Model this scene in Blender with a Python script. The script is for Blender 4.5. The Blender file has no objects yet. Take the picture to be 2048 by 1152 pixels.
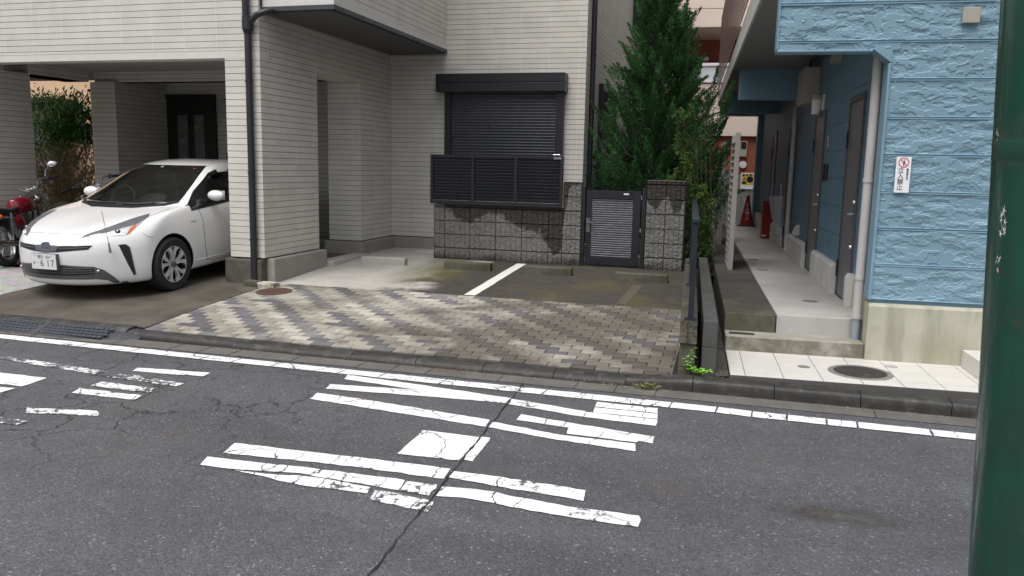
import bpy, bmesh, math, random
import numpy as np
from mathutils import Matrix, Vector, Quaternion
from mathutils.bvhtree import BVHTree
R = math.radians
rnd = random.Random(7)
S = bpy.context.scene
COL = S.collection

# ------------------------------------------------------------------ camera
# world frame: X along the pale house's facade, Y away from the street, Z up; the camera stands above the origin
cam_d = bpy.data.cameras.new("camera")
cam_d.sensor_width = 36.0
cam_d.lens = 1611.9 / 2048 * 36.0
cam_d.clip_end = 500
cam = bpy.data.objects.new("camera", cam_d)
COL.objects.link(cam)
_r = Vector((0.9606918, 0.27688182, 0.02019195))
_u = Vector((-0.06073458, 0.13864365, 0.98847825))
_f = Vector((-0.27089217, 0.9508493, -0.15001012))
cam.matrix_world = Matrix(((_r.x, _u.x, -_f.x, 0), (_r.y, _u.y, -_f.y, 0), (_r.z, _u.z, -_f.z, 1.70), (0, 0, 0, 1)))
S.camera = cam

# ------------------------------------------------------------------ sky and sun (bright overcast)
SUN_EL, SUN_ROT = R(64), R(195)
world = bpy.data.worlds.new("World")
S.world = world
world.use_nodes = True
wn = world.node_tree
sky = wn.nodes.new("ShaderNodeTexSky")
sky.sky_type = 'NISHITA'
sky.sun_disc = False
sky.sun_elevation = SUN_EL
sky.sun_rotation = SUN_ROT
sky.dust_density = 4.0
sky.ozone_density = 1.0
hsv = wn.nodes.new("ShaderNodeHueSaturation")
hsv.inputs['Saturation'].default_value = 0.32
wn.links.new(sky.outputs[0], hsv.inputs['Color'])
bg = wn.nodes['Background']
bg.inputs['Strength'].default_value = 0.15
# overcast: the cloud deck is about three times brighter overhead than at the horizon
tcw = wn.nodes.new("ShaderNodeTexCoord"); sxyz = wn.nodes.new("ShaderNodeSeparateXYZ"); wn.links.new(tcw.outputs['Generated'], sxyz.inputs[0])
mrw = wn.nodes.new("ShaderNodeMapRange"); wn.links.new(sxyz.outputs['Z'], mrw.inputs[0])
for i, q in enumerate((0., 1., .42, 1.35)): mrw.inputs[i + 1].default_value = q
mulw = wn.nodes.new("ShaderNodeVectorMath"); mulw.operation = 'SCALE'
wn.links.new(hsv.outputs[0], mulw.inputs[0]); wn.links.new(mrw.outputs[0], mulw.inputs[3])
wn.links.new(mulw.outputs[0], bg.inputs['Color'])
sun_d = bpy.data.lights.new("sun", 'SUN')
sun_d.energy = 0.9
sun_d.angle = R(35)
sun_d.color = (1.0, 0.97, 0.93)
sun = bpy.data.objects.new("sun", sun_d)
COL.objects.link(sun)
# sun_rotation turns clockwise from +Y
sdir = Vector((math.sin(SUN_ROT) * math.cos(SUN_EL), math.cos(SUN_ROT) * math.cos(SUN_EL), math.sin(SUN_EL)))
sun.rotation_euler = (-sdir).to_track_quat('-Z', 'Y').to_euler()
sun.location = sdir * 30
S.view_settings.view_transform = 'Standard'
S.view_settings.look = 'None'
S.view_settings.gamma = 1.0
S.view_settings.exposure = 0.45
S.render.engine = 'CYCLES'
S.cycles.max_bounces = 8
S.cycles.use_denoising = True

# ------------------------------------------------------------------ frames
FB = Matrix(((0.998035, -0.06265893, 0, 0), (0.06265893, 0.998035, 0, 0), (0, 0, 1, 0), (0, 0, 0, 1)))  # blue building's frame
KS = 0.0496
def lot(y):                       # height of the sloping forecourt at depth y
    return min(.33 - KS * (11.11 - y), 0.325) if y > 7.2 else .064 + (max(y, 6.34) - 6.34) * .0835

# ------------------------------------------------------------------ node helpers
class NT:
    def __init__(s, name):
        s.m = bpy.data.materials.new(name); s.m.use_nodes = True
        s.t = s.m.node_tree; s.b = s.t.nodes['Principled BSDF']; s.tc = None
    def n(s, typ, **kw):
        o = s.t.nodes.new(typ)
        for k, v in kw.items(): setattr(o, k, v)
        return o
    def link(s, a, b): s.t.links.new(a, b)
    def put(s, sock, v):
        if isinstance(v, bpy.types.NodeSocket): s.link(v, sock)
        elif isinstance(v, (tuple, list)) and len(v) == 3 and sock.type == 'RGBA': sock.default_value = (*v, 1)
        else: sock.default_value = v
    def co(s, kind='Object'):
        if not s.tc: s.tc = s.n('ShaderNodeTexCoord')
        return s.tc.outputs[kind]
    def map(s, scale=(1, 1, 1), loc=(0, 0, 0), rot=(0, 0, 0), vec=None):
        o = s.n('ShaderNodeMapping'); s.link(vec or s.co(), o.inputs[0])
        o.inputs['Scale'].default_value = scale; o.inputs['Location'].default_value = loc; o.inputs['Rotation'].default_value = rot
        return o.outputs[0]
    def noise(s, scale, detail=4, rough=.55, vec=None, dist=0, col=False):
        o = s.n('ShaderNodeTexNoise'); s.link(vec or s.co(), o.inputs['Vector'])
        o.inputs['Scale'].default_value = scale; o.inputs['Detail'].default_value = detail
        o.inputs['Roughness'].default_value = rough; o.inputs['Distortion'].default_value = dist
        return o.outputs['Color' if col else 'Fac']
    def vor(s, scale, feature='F1', out='Distance', vec=None, rand=1):
        o = s.n('ShaderNodeTexVoronoi', feature=feature); s.link(vec or s.co(), o.inputs['Vector'])
        o.inputs['Scale'].default_value = scale; o.inputs['Randomness'].default_value = rand
        return o.outputs[out]
    def math(s, op, a, b=0., c=None):
        o = s.n('ShaderNodeMath', operation=op); s.put(o.inputs[0], a); s.put(o.inputs[1], b)
        if c is not None: s.put(o.inputs[2], c)
        return o.outputs[0]
    def smooth(s, v, lo, hi):
        o = s.n('ShaderNodeMapRange', interpolation_type='SMOOTHSTEP'); s.put(o.inputs[0], v)
        s.put(o.inputs[1], lo); s.put(o.inputs[2], hi); o.inputs[3].default_value = 0; o.inputs[4].default_value = 1
        return o.outputs[0]
    def remap(s, v, lo, hi, a, b):
        o = s.n('ShaderNodeMapRange'); s.put(o.inputs[0], v)
        for i, q in enumerate((lo, hi, a, b)): o.inputs[i + 1].default_value = q
        return o.outputs[0]
    def mix(s, f, a, b, blend='MIX'):
        o = s.n('ShaderNodeMix', data_type='RGBA', blend_type=blend)
        s.put(o.inputs[0], f); s.put(o.inputs[6], a); s.put(o.inputs[7], b)
        return o.outputs[2]
    def xyz(s, vec=None):
        o = s.n('ShaderNodeSeparateXYZ'); s.link(vec or s.co(), o.inputs[0]); return o.outputs
    def attr(s, name, out='Color'):
        return s.n('ShaderNodeAttribute', attribute_name=name).outputs[out]
    def bump(s, h, strength=.3, dist=.01, prev=None):
        o = s.n('ShaderNodeBump'); s.put(o.inputs['Height'], h)
        o.inputs['Strength'].default_value = strength; o.inputs['Distance'].default_value = dist
        if prev: s.link(prev, o.inputs['Normal'])
        s.link(o.outputs[0], s.b.inputs['Normal']); return o.outputs[0]
    def set(s, **kw):
        for k, v in kw.items(): s.put(s.b.inputs[k.replace('_', ' ')], v)
        return s.m

def M(name, col, rough=.6, var=.12, scale=6., bump=0., bscale=60., metal=0., stain=None, fine=.06, spec=.5, coat=0.):
    """painted / mineral surface: base colour broken up by two noises, optional stains with a shape of their own"""
    t = NT(name)
    big = t.noise(scale, 5, .6); fin = t.noise(bscale * 1.7, 3, .6)
    f = t.math('ADD', t.remap(big, .25, .75, 1 - var, 1 + var), t.remap(fin, .3, .7, -fine, fine))
    comb = t.n('ShaderNodeCombineColor')
    for i in range(3): t.link(f, comb.inputs[i])
    c = t.mix(1.0, col, comb.outputs[0], 'MULTIPLY')
    if stain:
        scol, sscale, lo, hi = stain
        c = t.mix(t.smooth(t.noise(sscale, 6, .65, dist=.4), lo, hi), c, scol)
    t.set(Base_Color=c, Metallic=metal)
    t.set(Roughness=t.remap(big, .3, .7, max(0.02, rough - .06), min(1, rough + .06)))
    t.b.inputs['Specular IOR Level'].default_value = spec
    t.b.inputs['Coat Weight'].default_value = coat
    if bump: t.bump(t.noise(bscale, 5, .65), bump, .01)
    return t.m

# ------------------------------------------------------------------ mesh helpers
class MB:
    def __init__(s): s.v = []; s.f = []; s.fc = None
    def add(s, vs, fs):
        k = len(s.v); s.v.extend([tuple(map(float, p)) for p in vs]); s.f.extend([tuple(i + k for i in f) for f in fs]); return s
    def box(s, x0, x1, y0, y1, z0, z1):
        return s.add([(x0, y0, z0), (x1, y0, z0), (x1, y1, z0), (x0, y1, z0), (x0, y0, z1), (x1, y0, z1), (x1, y1, z1), (x0, y1, z1)],
                     [(0, 3, 2, 1), (4, 5, 6, 7), (0, 1, 5, 4), (1, 2, 6, 5), (2, 3, 7, 6), (3, 0, 4, 7)])
    def obox(s, c, size, rot=Matrix.Identity(3)):
        h = [q / 2 for q in size]; P = []
        for z in (-1, 1):
            for x, y in ((-1, -1), (1, -1), (1, 1), (-1, 1)):
                P.append(Vector(c) + rot @ Vector((x * h[0], y * h[1], z * h[2])))
        return s.add(P, [(0, 3, 2, 1), (4, 5, 6, 7), (0, 1, 5, 4), (1, 2, 6, 5), (2, 3, 7, 6), (3, 0, 4, 7)])
    def tube(s, path, r, n=10, cap=True):
        P = [Vector(p) for p in path]; rs = r if isinstance(r, (list, tuple)) else [r] * len(P)
        vs = []; fs = []; prev = None
        for i, p in enumerate(P):
            d = (P[min(i + 1, len(P) - 1)] - P[max(i - 1, 0)]).normalized()
            if prev is None:
                a = Vector((0, 0, 1)) if abs(d.z) < .9 else Vector((1, 0, 0)); x = d.cross(a).normalized()
            else:
                x = (prev - d * prev.dot(d)).normalized()
            prev = x; y = d.cross(x)
            for k in range(n):
                t = 2 * math.pi * k / n; vs.append(p + (x * math.cos(t) + y * math.sin(t)) * rs[i])
        for i in range(len(P) - 1):
            for k in range(n):
                a, b = i * n + k, i * n + (k + 1) % n; fs.append((a, b, b + n, a + n))
        if cap:
            fs.append(tuple(range(n - 1, -1, -1))); fs.append(tuple(range((len(P) - 1) * n, len(P) * n)))
        return s.add(vs, fs)
    def lathe(s, prof, c=(0, 0, 0), n=24, axis='z', cap=True):
        vs = []; fs = []
        for r, h in prof:
            for k in range(n):
                t = 2 * math.pi * k / n; x, y = r * math.cos(t), r * math.sin(t)
                p = {'z': (x, y, h), 'x': (h, x, y), 'y': (y, h, x)}[axis]
                vs.append((p[0] + c[0], p[1] + c[1], p[2] + c[2]))
        for i in range(len(prof) - 1):
            for k in range(n):
                a, b = i * n + k, i * n + (k + 1) % n; fs.append((a, b, b + n, a + n))
        if cap:
            fs.append(tuple(range(n - 1, -1, -1))); fs.append(tuple(range((len(prof) - 1) * n, len(prof) * n)))
        return s.add(vs, fs)
    def prism(s, poly, fn, t0, t1):
        """extrude a 2D polygon; fn(a,b,t)->xyz"""
        n = len(poly)
        return s.add([fn(a, b, t0) for a, b in poly] + [fn(a, b, t1) for a, b in poly],
                     [tuple(range(n - 1, -1, -1)), tuple(range(n, 2 * n))] + [(i, (i + 1) % n, (i + 1) % n + n, i + n) for i in range(n)])
    def ball(s, c, r, n=12, m=8, sc=(1, 1, 1)):
        prof = [(max(1e-4, math.sin(math.pi * i / m)), -math.cos(math.pi * i / m)) for i in range(m + 1)]
        k = len(s.v); s.lathe(prof, n=n)
        for i in range(k, len(s.v)):
            p = s.v[i]; s.v[i] = (c[0] + p[0] * r * sc[0], c[1] + p[1] * r * sc[1], c[2] + p[2] * r * sc[2])
        return s
    def xf(s, mat, k0=0):
        for i in range(k0, len(s.v)): s.v[i] = tuple(mat @ Vector(s.v[i]))
        return s

ROOTM = {}
def put_tags(o, label=None, cat=None, group=None, kind=None):
    if label: o['label'] = label
    if cat: o['category'] = cat
    if group: o['group'] = group
    if kind: o['kind'] = kind
    return o
def thing(name, loc, label, cat, group=None, rz=0.):
    o = bpy.data.objects.new(name, None); COL.objects.link(o)
    o.location = loc; o.rotation_euler = (0, 0, rz); o.empty_display_size = .2
    ROOTM[o.name] = Matrix.Translation(loc) @ Matrix.Rotation(rz, 4, 'Z')
    return put_tags(o, label, cat, group)
def obj(name, mb, mat, parent=None, frame=None, bevel=0., smooth=None, label=None, cat=None, group=None, kind=None, cols=None, seg=2, local=False, sub=0, weld=False):
    me = bpy.data.meshes.new(name)
    if isinstance(mb, MB): me.from_pydata(mb.v, [], mb.f)
    else: me.from_pydata(mb[0], [], mb[1])
    if cols is not None:
        a = me.color_attributes.new('tint', 'FLOAT_COLOR', 'CORNER')
        cc = np.ones((len(me.loops), 4), np.float32)
        lt = np.zeros(len(me.polygons), np.int32); me.polygons.foreach_get('loop_total', lt)
        cc[:, :3] = np.repeat(np.asarray(cols, np.float32).reshape(len(me.polygons), -1)[:, :3], lt, axis=0)
        a.data.foreach_set('color', cc.ravel())
    if frame: me.transform(frame)
    o = bpy.data.objects.new(name, me)
    if parent:
        if not local: me.transform(ROOTM[parent.name].inverted())
        o.parent = parent; ROOTM[o.name] = ROOTM[parent.name]
    elif kind != 'structure' and kind != 'stuff':
        P = np.array([v.co[:] for v in me.vertices]); lo, hi = P.min(0), P.max(0)
        c = Vector(((lo[0] + hi[0]) / 2, (lo[1] + hi[1]) / 2, lo[2]))
        if frame: 
            q = Matrix.Translation(c) @ frame.to_3x3().to_4x4()
        else: q = Matrix.Translation(c)
        me.transform(q.inverted()); o.matrix_world = q
    COL.objects.link(o)
    if bevel or weld:
        bm = bmesh.new(); bm.from_mesh(me)
        if weld: bmesh.ops.remove_doubles(bm, verts=bm.verts, dist=1e-4)
        if bevel:
            es = [e for e in bm.edges if len(e.link_faces) == 2 and e.calc_face_angle(0) > R(40)]
            bmesh.ops.bevel(bm, geom=es, offset=bevel, segments=seg, profile=.6, affect='EDGES', clamp_overlap=True)
        bm.to_mesh(me); bm.free()
    if smooth is not None:
        me.shade_smooth(); me.set_sharp_from_angle(angle=R(smooth))
    if mat: me.materials.append(mat)
    if sub:
        md = o.modifiers.new('sub', 'SUBSURF'); md.levels = sub; md.render_levels = sub
    return put_tags(o, label, cat, group, kind)
def pieces(name, mb, mat, parent=None, **k):
    """one object for every connected piece of the mesh"""
    up = list(range(len(mb.v)))
    def find(a):
        while up[a] != a: up[a] = up[up[a]]; a = up[a]
        return a
    for f in mb.f:
        for v in f[1:]: up[find(v)] = find(f[0])
    gr = {}
    for f in mb.f: gr.setdefault(find(f[0]), []).append(f)
    out = []
    for fl in gr.values():
        q = MB(); mp = {}
        for f in fl:
            for v in f:
                if v not in mp: mp[v] = len(q.v); q.v.append(mb.v[v])
            q.f.append(tuple(mp[v] for v in f))
        out.append(obj(name, q, mat, parent, **k))
    return out
def dup(root, loc=None, rz=None, label=None, group=None):
    r = root.copy(); COL.objects.link(r)
    if loc is not None: r.location = loc
    if rz is not None: r.rotation_euler = (0, 0, rz)
    if label: r['label'] = label
    if group: r['group'] = group
    def rec(a, b):
        for ch in list(a.children):
            c = ch.copy(); COL.objects.link(c); c.parent = b; rec(ch, c)
    rec(root, r)
    ROOTM[r.name] = Matrix.Translation(r.location) @ Matrix.Rotation(r.rotation_euler.z, 4, 'Z')
    return r
def text_mb(txt, size, fn, align='CENTER', depth=.0006, bold=0.):
    """letters as a flat mesh; fn(x,y,t)->xyz"""
    cu = bpy.data.curves.new('t', 'FONT'); cu.body = txt; cu.size = size; cu.align_x = align; cu.align_y = 'CENTER'
    cu.extrude = depth; cu.offset = bold; cu.resolution_u = 3
    o = bpy.data.objects.new('t', cu); COL.objects.link(o)
    bpy.context.view_layer.update()
    me = bpy.data.meshes.new_from_object(o.evaluated_get(bpy.context.evaluated_depsgraph_get()))
    mb = MB(); mb.add([fn(*v.co) for v in me.vertices], [tuple(p.vertices) for p in me.polygons])
    bpy.data.objects.remove(o); bpy.data.curves.remove(cu); bpy.data.meshes.remove(me)
    return mb
# smooth value noise for numpy geometry
def vnoise(x, y, seed=0):
    x = np.asarray(x, float); y = np.asarray(y, float)
    xi = np.floor(x).astype(np.int64); yi = np.floor(y).astype(np.int64); fx = x - xi; fy = y - yi
    fx = fx * fx * (3 - 2 * fx); fy = fy * fy * (3 - 2 * fy)
    def h(a, b):
        n = (a * 374761393 + b * 668265263 + seed * 1274126177) & 0xffffffff
        n = ((n ^ (n >> 13)) * 1274126177) & 0xffffffff
        return ((n ^ (n >> 16)) & 0xffff) / 65535.0
    return (h(xi, yi) * (1 - fx) + h(xi + 1, yi) * fx) * (1 - fy) + (h(xi, yi + 1) * (1 - fx) + h(xi + 1, yi + 1) * fx) * fy
def fbm(x, y, o=4, seed=0):
    s = 0; a = .5; t = 0
    for i in range(o):
        s = s + a * vnoise(x * 2 ** i, y * 2 ** i, seed + i * 17); t += a; a *= .5
    return s / t
def grid_mesh(us, vs, fn):
    """fn(U,V)->(X,Y,Z) arrays; quads"""
    U, V = np.meshgrid(us, vs); X, Y, Z = fn(U, V)
    P = np.stack([X, Y, Z], -1).reshape(-1, 3); nx, ny = len(us), len(vs)
    i = np.arange((ny - 1) * (nx - 1)); a = (i // (nx - 1)) * nx + i % (nx - 1)
    F = np.stack([a, a + 1, a + 1 + nx, a + nx], -1)
    mb = MB(); mb.v = P.tolist(); mb.f = F.tolist(); return mb
# ------------------------------------------------------------------ materials
def asphalt_nodes(t):
    """returns (colour, roughness, height) of the road surface"""
    st = t.n('ShaderNodeTexVoronoi'); t.link(t.co(), st.inputs['Vector']); st.inputs['Scale'].default_value = 95
    st2 = t.vor(170, out='Color')
    rc = t.xyz(st.outputs['Color']); r2 = t.xyz(st2)
    big = t.noise(.7, 6, .6); mid = t.noise(5, 5, .6)
    tone = t.math('ADD', t.remap(rc[0], 0, 1, .056, .098), t.remap(r2[1], 0, 1, -.016, .016))
    tone = t.math('MULTIPLY', tone, t.remap(big, .3, .7, .84, 1.16))
    tone = t.math('MULTIPLY', tone, t.remap(mid, .3, .7, .9, 1.1))
    lane = t.noise(.9, 3, .5, vec=t.map((.16, 1.5, 1)))          # tyre-polished bands along the lane
    tone = t.math('MULTIPLY', tone, t.remap(lane, .3, .7, .86, 1.14))
    spark = t.math('GREATER_THAN', rc[1], .982)
    tone = t.math('ADD', tone, t.math('MULTIPLY', spark, .10))
    cc = t.n('ShaderNodeCombineColor')
    t.link(tone, cc.inputs[0]); t.link(t.math('MULTIPLY', tone, 1.0), cc.inputs[1]); t.link(t.math('MULTIPLY', tone, 1.10), cc.inputs[2])
    warm = t.mix(t.math('MULTIPLY', t.smooth(t.noise(1.6, 4, .6), .5, .72), .35), cc.outputs[0], (.10, .083, .07))
    # alligator cracking in the left half of the lane
    d = t.n('ShaderNodeVectorMath', operation='ADD'); t.link(t.co(), d.inputs[0])
    nz = t.n('ShaderNodeVectorMath', operation='SCALE'); t.link(t.noise(3.5, 4, .6, col=True), nz.inputs[0]); nz.inputs[3].default_value = .38
    t.link(nz.outputs[0], d.inputs[1])
    e1 = t.vor(2.1, 'DISTANCE_TO_EDGE', vec=d.outputs[0]); e2 = t.vor(4.6, 'DISTANCE_TO_EDGE', vec=d.outputs[0])
    X = t.xyz()
    zone = t.math('MULTIPLY', t.smooth(X[0], -1.9, -3.4), t.smooth(X[1], 3.1, 3.8))
    zone = t.math('MULTIPLY', zone, t.smooth(t.noise(1.1, 3, .5), .36, .52))
    far = t.smooth(t.noise(.9, 3, .5), .60, .70)
    ck = t.math('MAXIMUM', t.math('MULTIPLY', t.smooth(e1, .021, .008), t.math('MAXIMUM', zone, t.math('MULTIPLY', far, .6))),
                t.math('MULTIPLY', t.smooth(e2, .013, .005), t.math('MULTIPLY', zone, t.smooth(t.noise(2.3, 3), .5, .62))))
    col = t.mix(t.math('MULTIPLY', ck, .85), warm, (.018, .017, .017))
    # shallow muddy hollow, still wet
    px = t.math('SUBTRACT', X[0], .56); py = t.math('SUBTRACT', X[1], 4.13)
    rr = t.math('SQRT', t.math('ADD', t.math('MULTIPLY', px, t.math('MULTIPLY', px, 1.0)), t.math('MULTIPLY', py, t.math('MULTIPLY', py, 5.0))))
    rr = t.math('ADD', rr, t.remap(t.noise(6, 5, .65), .3, .7, -.12, .12))
    wet = t.smooth(rr, .24, .10)
    col = t.mix(t.math('MULTIPLY', t.smooth(rr, .36, .16), .6), col, (.045, .038, .03))
    col = t.mix(t.math('MULTIPLY', t.smooth(rr, .17, .06), .9), col, (.082, .077, .066))
    rough = t.math('SUBTRACT', t.remap(rc[2], 0, 1, .50, .72), t.math('MULTIPLY', wet, .42))
    h = t.math('SUBTRACT', t.math('MULTIPLY', t.math('SUBTRACT', 1, st.outputs['Distance']), t.math('SUBTRACT', 1, wet)), t.math('MULTIPLY', ck, 2.5))
    return col, rough, h
def mat_asphalt():
    t = NT('asphalt'); c, r, h = asphalt_nodes(t); t.bump(h, .55, .006); return t.set(Base_Color=c, Roughness=r)
def mat_paint():
    t = NT('road_paint'); c, r, h = asphalt_nodes(t)
    X = t.xyz()
    # worn flakes, cross cracks, ragged edges
    wearn = t.noise(22, 6, .75); patch = t.noise(2.2, 4, .6)
    u = t.attr('tint', 'Fac')
    thr = t.math('ADD', t.math('MULTIPLY', t.smooth(patch, .42, .75), .20), t.math('ADD', t.math('MULTIPLY', u, .5), .035))
    worn = t.smooth(wearn, t.math('ADD', thr, .07), thr)
    dd = t.n('ShaderNodeVectorMath', operation='ADD'); t.link(t.co(), dd.inputs[0])
    nz = t.n('ShaderNodeVectorMath', operation='SCALE'); t.link(t.noise(6, 4, .6, col=True), nz.inputs[0]); nz.inputs[3].default_value = .12
    t.link(nz.outputs[0], dd.inputs[1])
    e = t.vor(4.2, 'DISTANCE_TO_EDGE', vec=t.map((1, .45, 1), vec=dd.outputs[0]))
    ck = t.math('MULTIPLY', t.smooth(e, .017, .007), t.smooth(t.noise(1.7, 3), .44, .54))
    k = t.math('MAXIMUM', worn, ck)
    pc = t.mix(t.smooth(t.noise(9, 6, .7), .35, .75), (.84, .84, .84), (.62, .62, .61))
    col = t.mix(k, pc, c)
    t.bump(t.math('ADD', t.math('MULTIPLY', h, .45), t.math('MULTIPLY', t.math('SUBTRACT', 1, k), 1.4)), .5, .006)
    return t.set(Base_Color=col, Roughness=t.math('ADD', .48, t.math('MULTIPLY', k, .15)))
def mat_siding():
    t = NT('tile_siding'); X = t.xyz()
    g = t.noise(3, 4, .55); f = t.noise(170, 3, .7)
    col = t.mix(t.smooth(g, .3, .75), (.63, .61, .555), (.57, .553, .505))
    cell = t.n('ShaderNodeTexWhiteNoise', noise_dimensions='3D'); cv = t.n('ShaderNodeCombineXYZ')
    t.link(t.math('FLOOR', t.math('DIVIDE', t.math('ADD', X[0], .11), .455)), cv.inputs[0]); t.link(t.math('FLOOR', t.math('DIVIDE', t.math('ADD', X[1], .23), .455)), cv.inputs[1]); t.link(t.math('FLOOR', t.math('DIVIDE', X[2], .0758)), cv.inputs[2])
    t.link(cv.outputs[0], cell.inputs['Vector'])
    vv = t.remap(cell.outputs['Value'], 0, 1, .955, 1.03); cb = t.n('ShaderNodeCombineColor')
    for i in range(3): t.link(vv, cb.inputs[i])
    col = t.mix(1., col, cb.outputs[0], 'MULTIPLY')
    stk = t.noise(4.5, 5, .65, vec=t.map((1, 1, .09))); col = t.mix(t.math('MULTIPLY', t.smooth(stk, .55, .75), .16), col, (.30, .29, .26))
    col = t.mix(t.math('MULTIPLY', t.smooth(f, .52, .75), .35), col, (.36, .355, .33))
    # pale mastic joints between the boards, every 0.455 m
    mx = t.math('ABSOLUTE', t.math('SUBTRACT', t.math('FRACT', t.math('DIVIDE', t.math('ADD', X[0], .11), .455)), .5))
    my = t.math('ABSOLUTE', t.math('SUBTRACT', t.math('FRACT', t.math('DIVIDE', t.math('ADD', X[1], .23), .455)), .5))
    nrm = t.n('ShaderNodeNewGeometry'); N = t.xyz(nrm.outputs['True Normal'])
    jx = t.math('MULTIPLY', t.math('GREATER_THAN', mx, .4925), t.math('GREATER_THAN', t.math('ABSOLUTE', N[1]), .7))
    jy = t.math('MULTIPLY', t.math('GREATER_THAN', my, .4925), t.math('GREATER_THAN', t.math('ABSOLUTE', N[0]), .7))
    j = t.math('MAXIMUM', jx, jy)
    col = t.mix(j, col, (.68, .67, .65))
    t.bump(t.math('ADD', t.math('MULTIPLY', f, .6), t.math('MULTIPLY', j, -1.2)), .35, .004)
    return t.set(Base_Color=col, Roughness=.72)
def mat_forecourt():
    """old concrete on the left running into dark moss-stained asphalt on the right"""
    t = NT('forecourt'); X = t.xyz()
    fine = t.noise(150, 4, .7); big = t.noise(2.2, 6, .65); mid = t.noise(9, 5, .65)
    conc = t.mix(t.smooth(big, .3, .7), (.45, .435, .40), (.36, .345, .31))
    asph = t.mix(t.smooth(mid, .3, .7), (.034, .029, .025), (.060, .052, .043))
    k = t.smooth(t.math('ADD', t.math('ADD', X[0], t.math('MULTIPLY', t.math('SUBTRACT', X[1], 9.6), -.12)), t.remap(big, .3, .7, -.42, .42)), -4.15, -3.45)
    c = t.mix(k, conc, asph)
    # moss: a green ridge where the two meet and drifts across the bays
    ridge = t.math('MULTIPLY', t.smooth(t.math('ABSOLUTE', t.math('SUBTRACT', X[0], t.remap(big, .3, .7, -4.15, -3.75))), .62, .05), t.smooth(X[1], 8.4, 10.4))
    mo = t.noise(1.5, 6, .68, dist=.8)
    drift = t.math('MULTIPLY', t.smooth(mo, .46, .66), t.math('MULTIPLY', t.smooth(X[0], -3.4, -2.2), .62))
    streak = t.noise(2.6, 5, .6, vec=t.map((.6, 2.6, 1), rot=(0, 0, .5)))
    c = t.mix(t.math('MULTIPLY', t.smooth(streak, .52, .70), t.math('MULTIPLY', k, .22)), c, (.10, .092, .07))
    c = t.mix(t.math('MULTIPLY', t.math('MAXIMUM', ridge, drift), t.remap(fine, .3, .7, .55, .95)), c, (.098, .096, .024))
    c = t.mix(t.math('MULTIPLY', t.smooth(fine, .55, .8), .35), c, (.03, .03, .028))
    t.bump(fine, .4, .004)
    return t.set(Base_Color=c, Roughness=.78)
def mat_carport():
    t = NT('carport_floor'); fine = t.noise(140, 4, .7); big = t.noise(1.6, 6, .65)
    c = t.mix(t.smooth(big, .3, .7), (.060, .052, .043), (.115, .10, .082))
    X = t.xyz()
    c = t.mix(t.math('MULTIPLY', t.smooth(t.noise(3, 5, .7), .5, .75), .5), c, (.125, .105, .075))
    c = t.mix(t.math('MULTIPLY', t.smooth(fine, .56, .8), .45), c, (.19, .175, .15))
    t.bump(fine, .4, .004)
    return t.set(Base_Color=c, Roughness=t.remap(big, .3, .7, .42, .62))
def mat_tint(name, rough=.7, dirt=None, bump=.3, bscale=90., var=.1):
    """per-piece colour carried by the mesh (bricks, leaves), broken up by noise"""
    t = NT(name); c = t.attr('tint'); n = t.noise(bscale, 4, .65); g = t.noise(7, 5, .6)
    f = t.math('ADD', t.remap(n, .3, .7, 1 - var, 1 + var), t.remap(g, .3, .7, -var, var))
    cb = t.n('ShaderNodeCombineColor')
    for i in range(3): t.link(f, cb.inputs[i])
    c = t.mix(1., c, cb.outputs[0], 'MULTIPLY')
    if dirt: 
        # soil drifts: heavy over the right half of the forecourt, thin on the left
        X = t.xyz(); nn = t.math('ADD', t.noise(1.05, 6, .68, dist=.5), t.math('MULTIPLY', t.smooth(X[0], -4.6, -1.6), .17))
        c = t.mix(t.math('MULTIPLY', t.smooth(nn, .47, .70), .80), c, (.075, .062, .047))
        pl = t.math('MULTIPLY', t.smooth(t.noise(.8, 5, .6), .50, .66), t.smooth(X[0], -1.8, -3.2)); c = t.mix(t.math('MULTIPLY', pl, .4), c, (.50, .475, .42))
    t.bump(n, bump, .004)
    return t.set(Base_Color=c, Roughness=rough)
def mat_leaf(name):
    t = NT(name); c = t.attr('tint'); t.set(Base_Color=c, Roughness=.55)
    t.b.inputs['Specular IOR Level'].default_value = .25
    tr = t.n('ShaderNodeBsdfTranslucent'); t.link(c, tr.inputs[0])
    mx = t.n('ShaderNodeMixShader'); mx.inputs[0].default_value = .22
    t.link(t.b.outputs[0], mx.inputs[1]); t.link(tr.outputs[0], mx.inputs[2])
    t.link(mx.outputs[0], t.t.nodes['Material Output'].inputs[0]); return t.m
def mat_concrete(name, a, b, moss=None, scale=2.5, rough=.75, streaks=0., front=None):
    t = NT(name); big = t.noise(scale, 6, .65); fine = t.noise(130, 4, .7)
    c = t.mix(t.smooth(big, .3, .7), a, b)
    if streaks:
        sv = t.noise(7, 5, .6, vec=t.map((1, 1, .12)))
        c = t.mix(t.math('MULTIPLY', t.smooth(sv, .48, .68), streaks), c, tuple(q * .55 for q in b))
    if moss:
        mc, lo, hi, ms = moss
        c = t.mix(t.smooth(t.noise(ms, 6, .68, dist=.5), lo, hi), c, mc)
    if front:                # olive tint on upright faces, sets step fronts off from tops, thins in patches
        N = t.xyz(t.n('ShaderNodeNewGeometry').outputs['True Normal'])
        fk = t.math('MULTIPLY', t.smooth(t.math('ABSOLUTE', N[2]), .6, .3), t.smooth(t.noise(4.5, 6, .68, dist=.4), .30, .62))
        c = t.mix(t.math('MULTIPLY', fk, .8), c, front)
    c = t.mix(t.math('MULTIPLY', t.smooth(fine, .55, .8), .25), c, tuple(q * .4 for q in a))
    t.bump(t.math('ADD', fine, t.math('MULTIPLY', big, .5)), .35, .004)
    return t.set(Base_Color=c, Roughness=rough)
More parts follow.
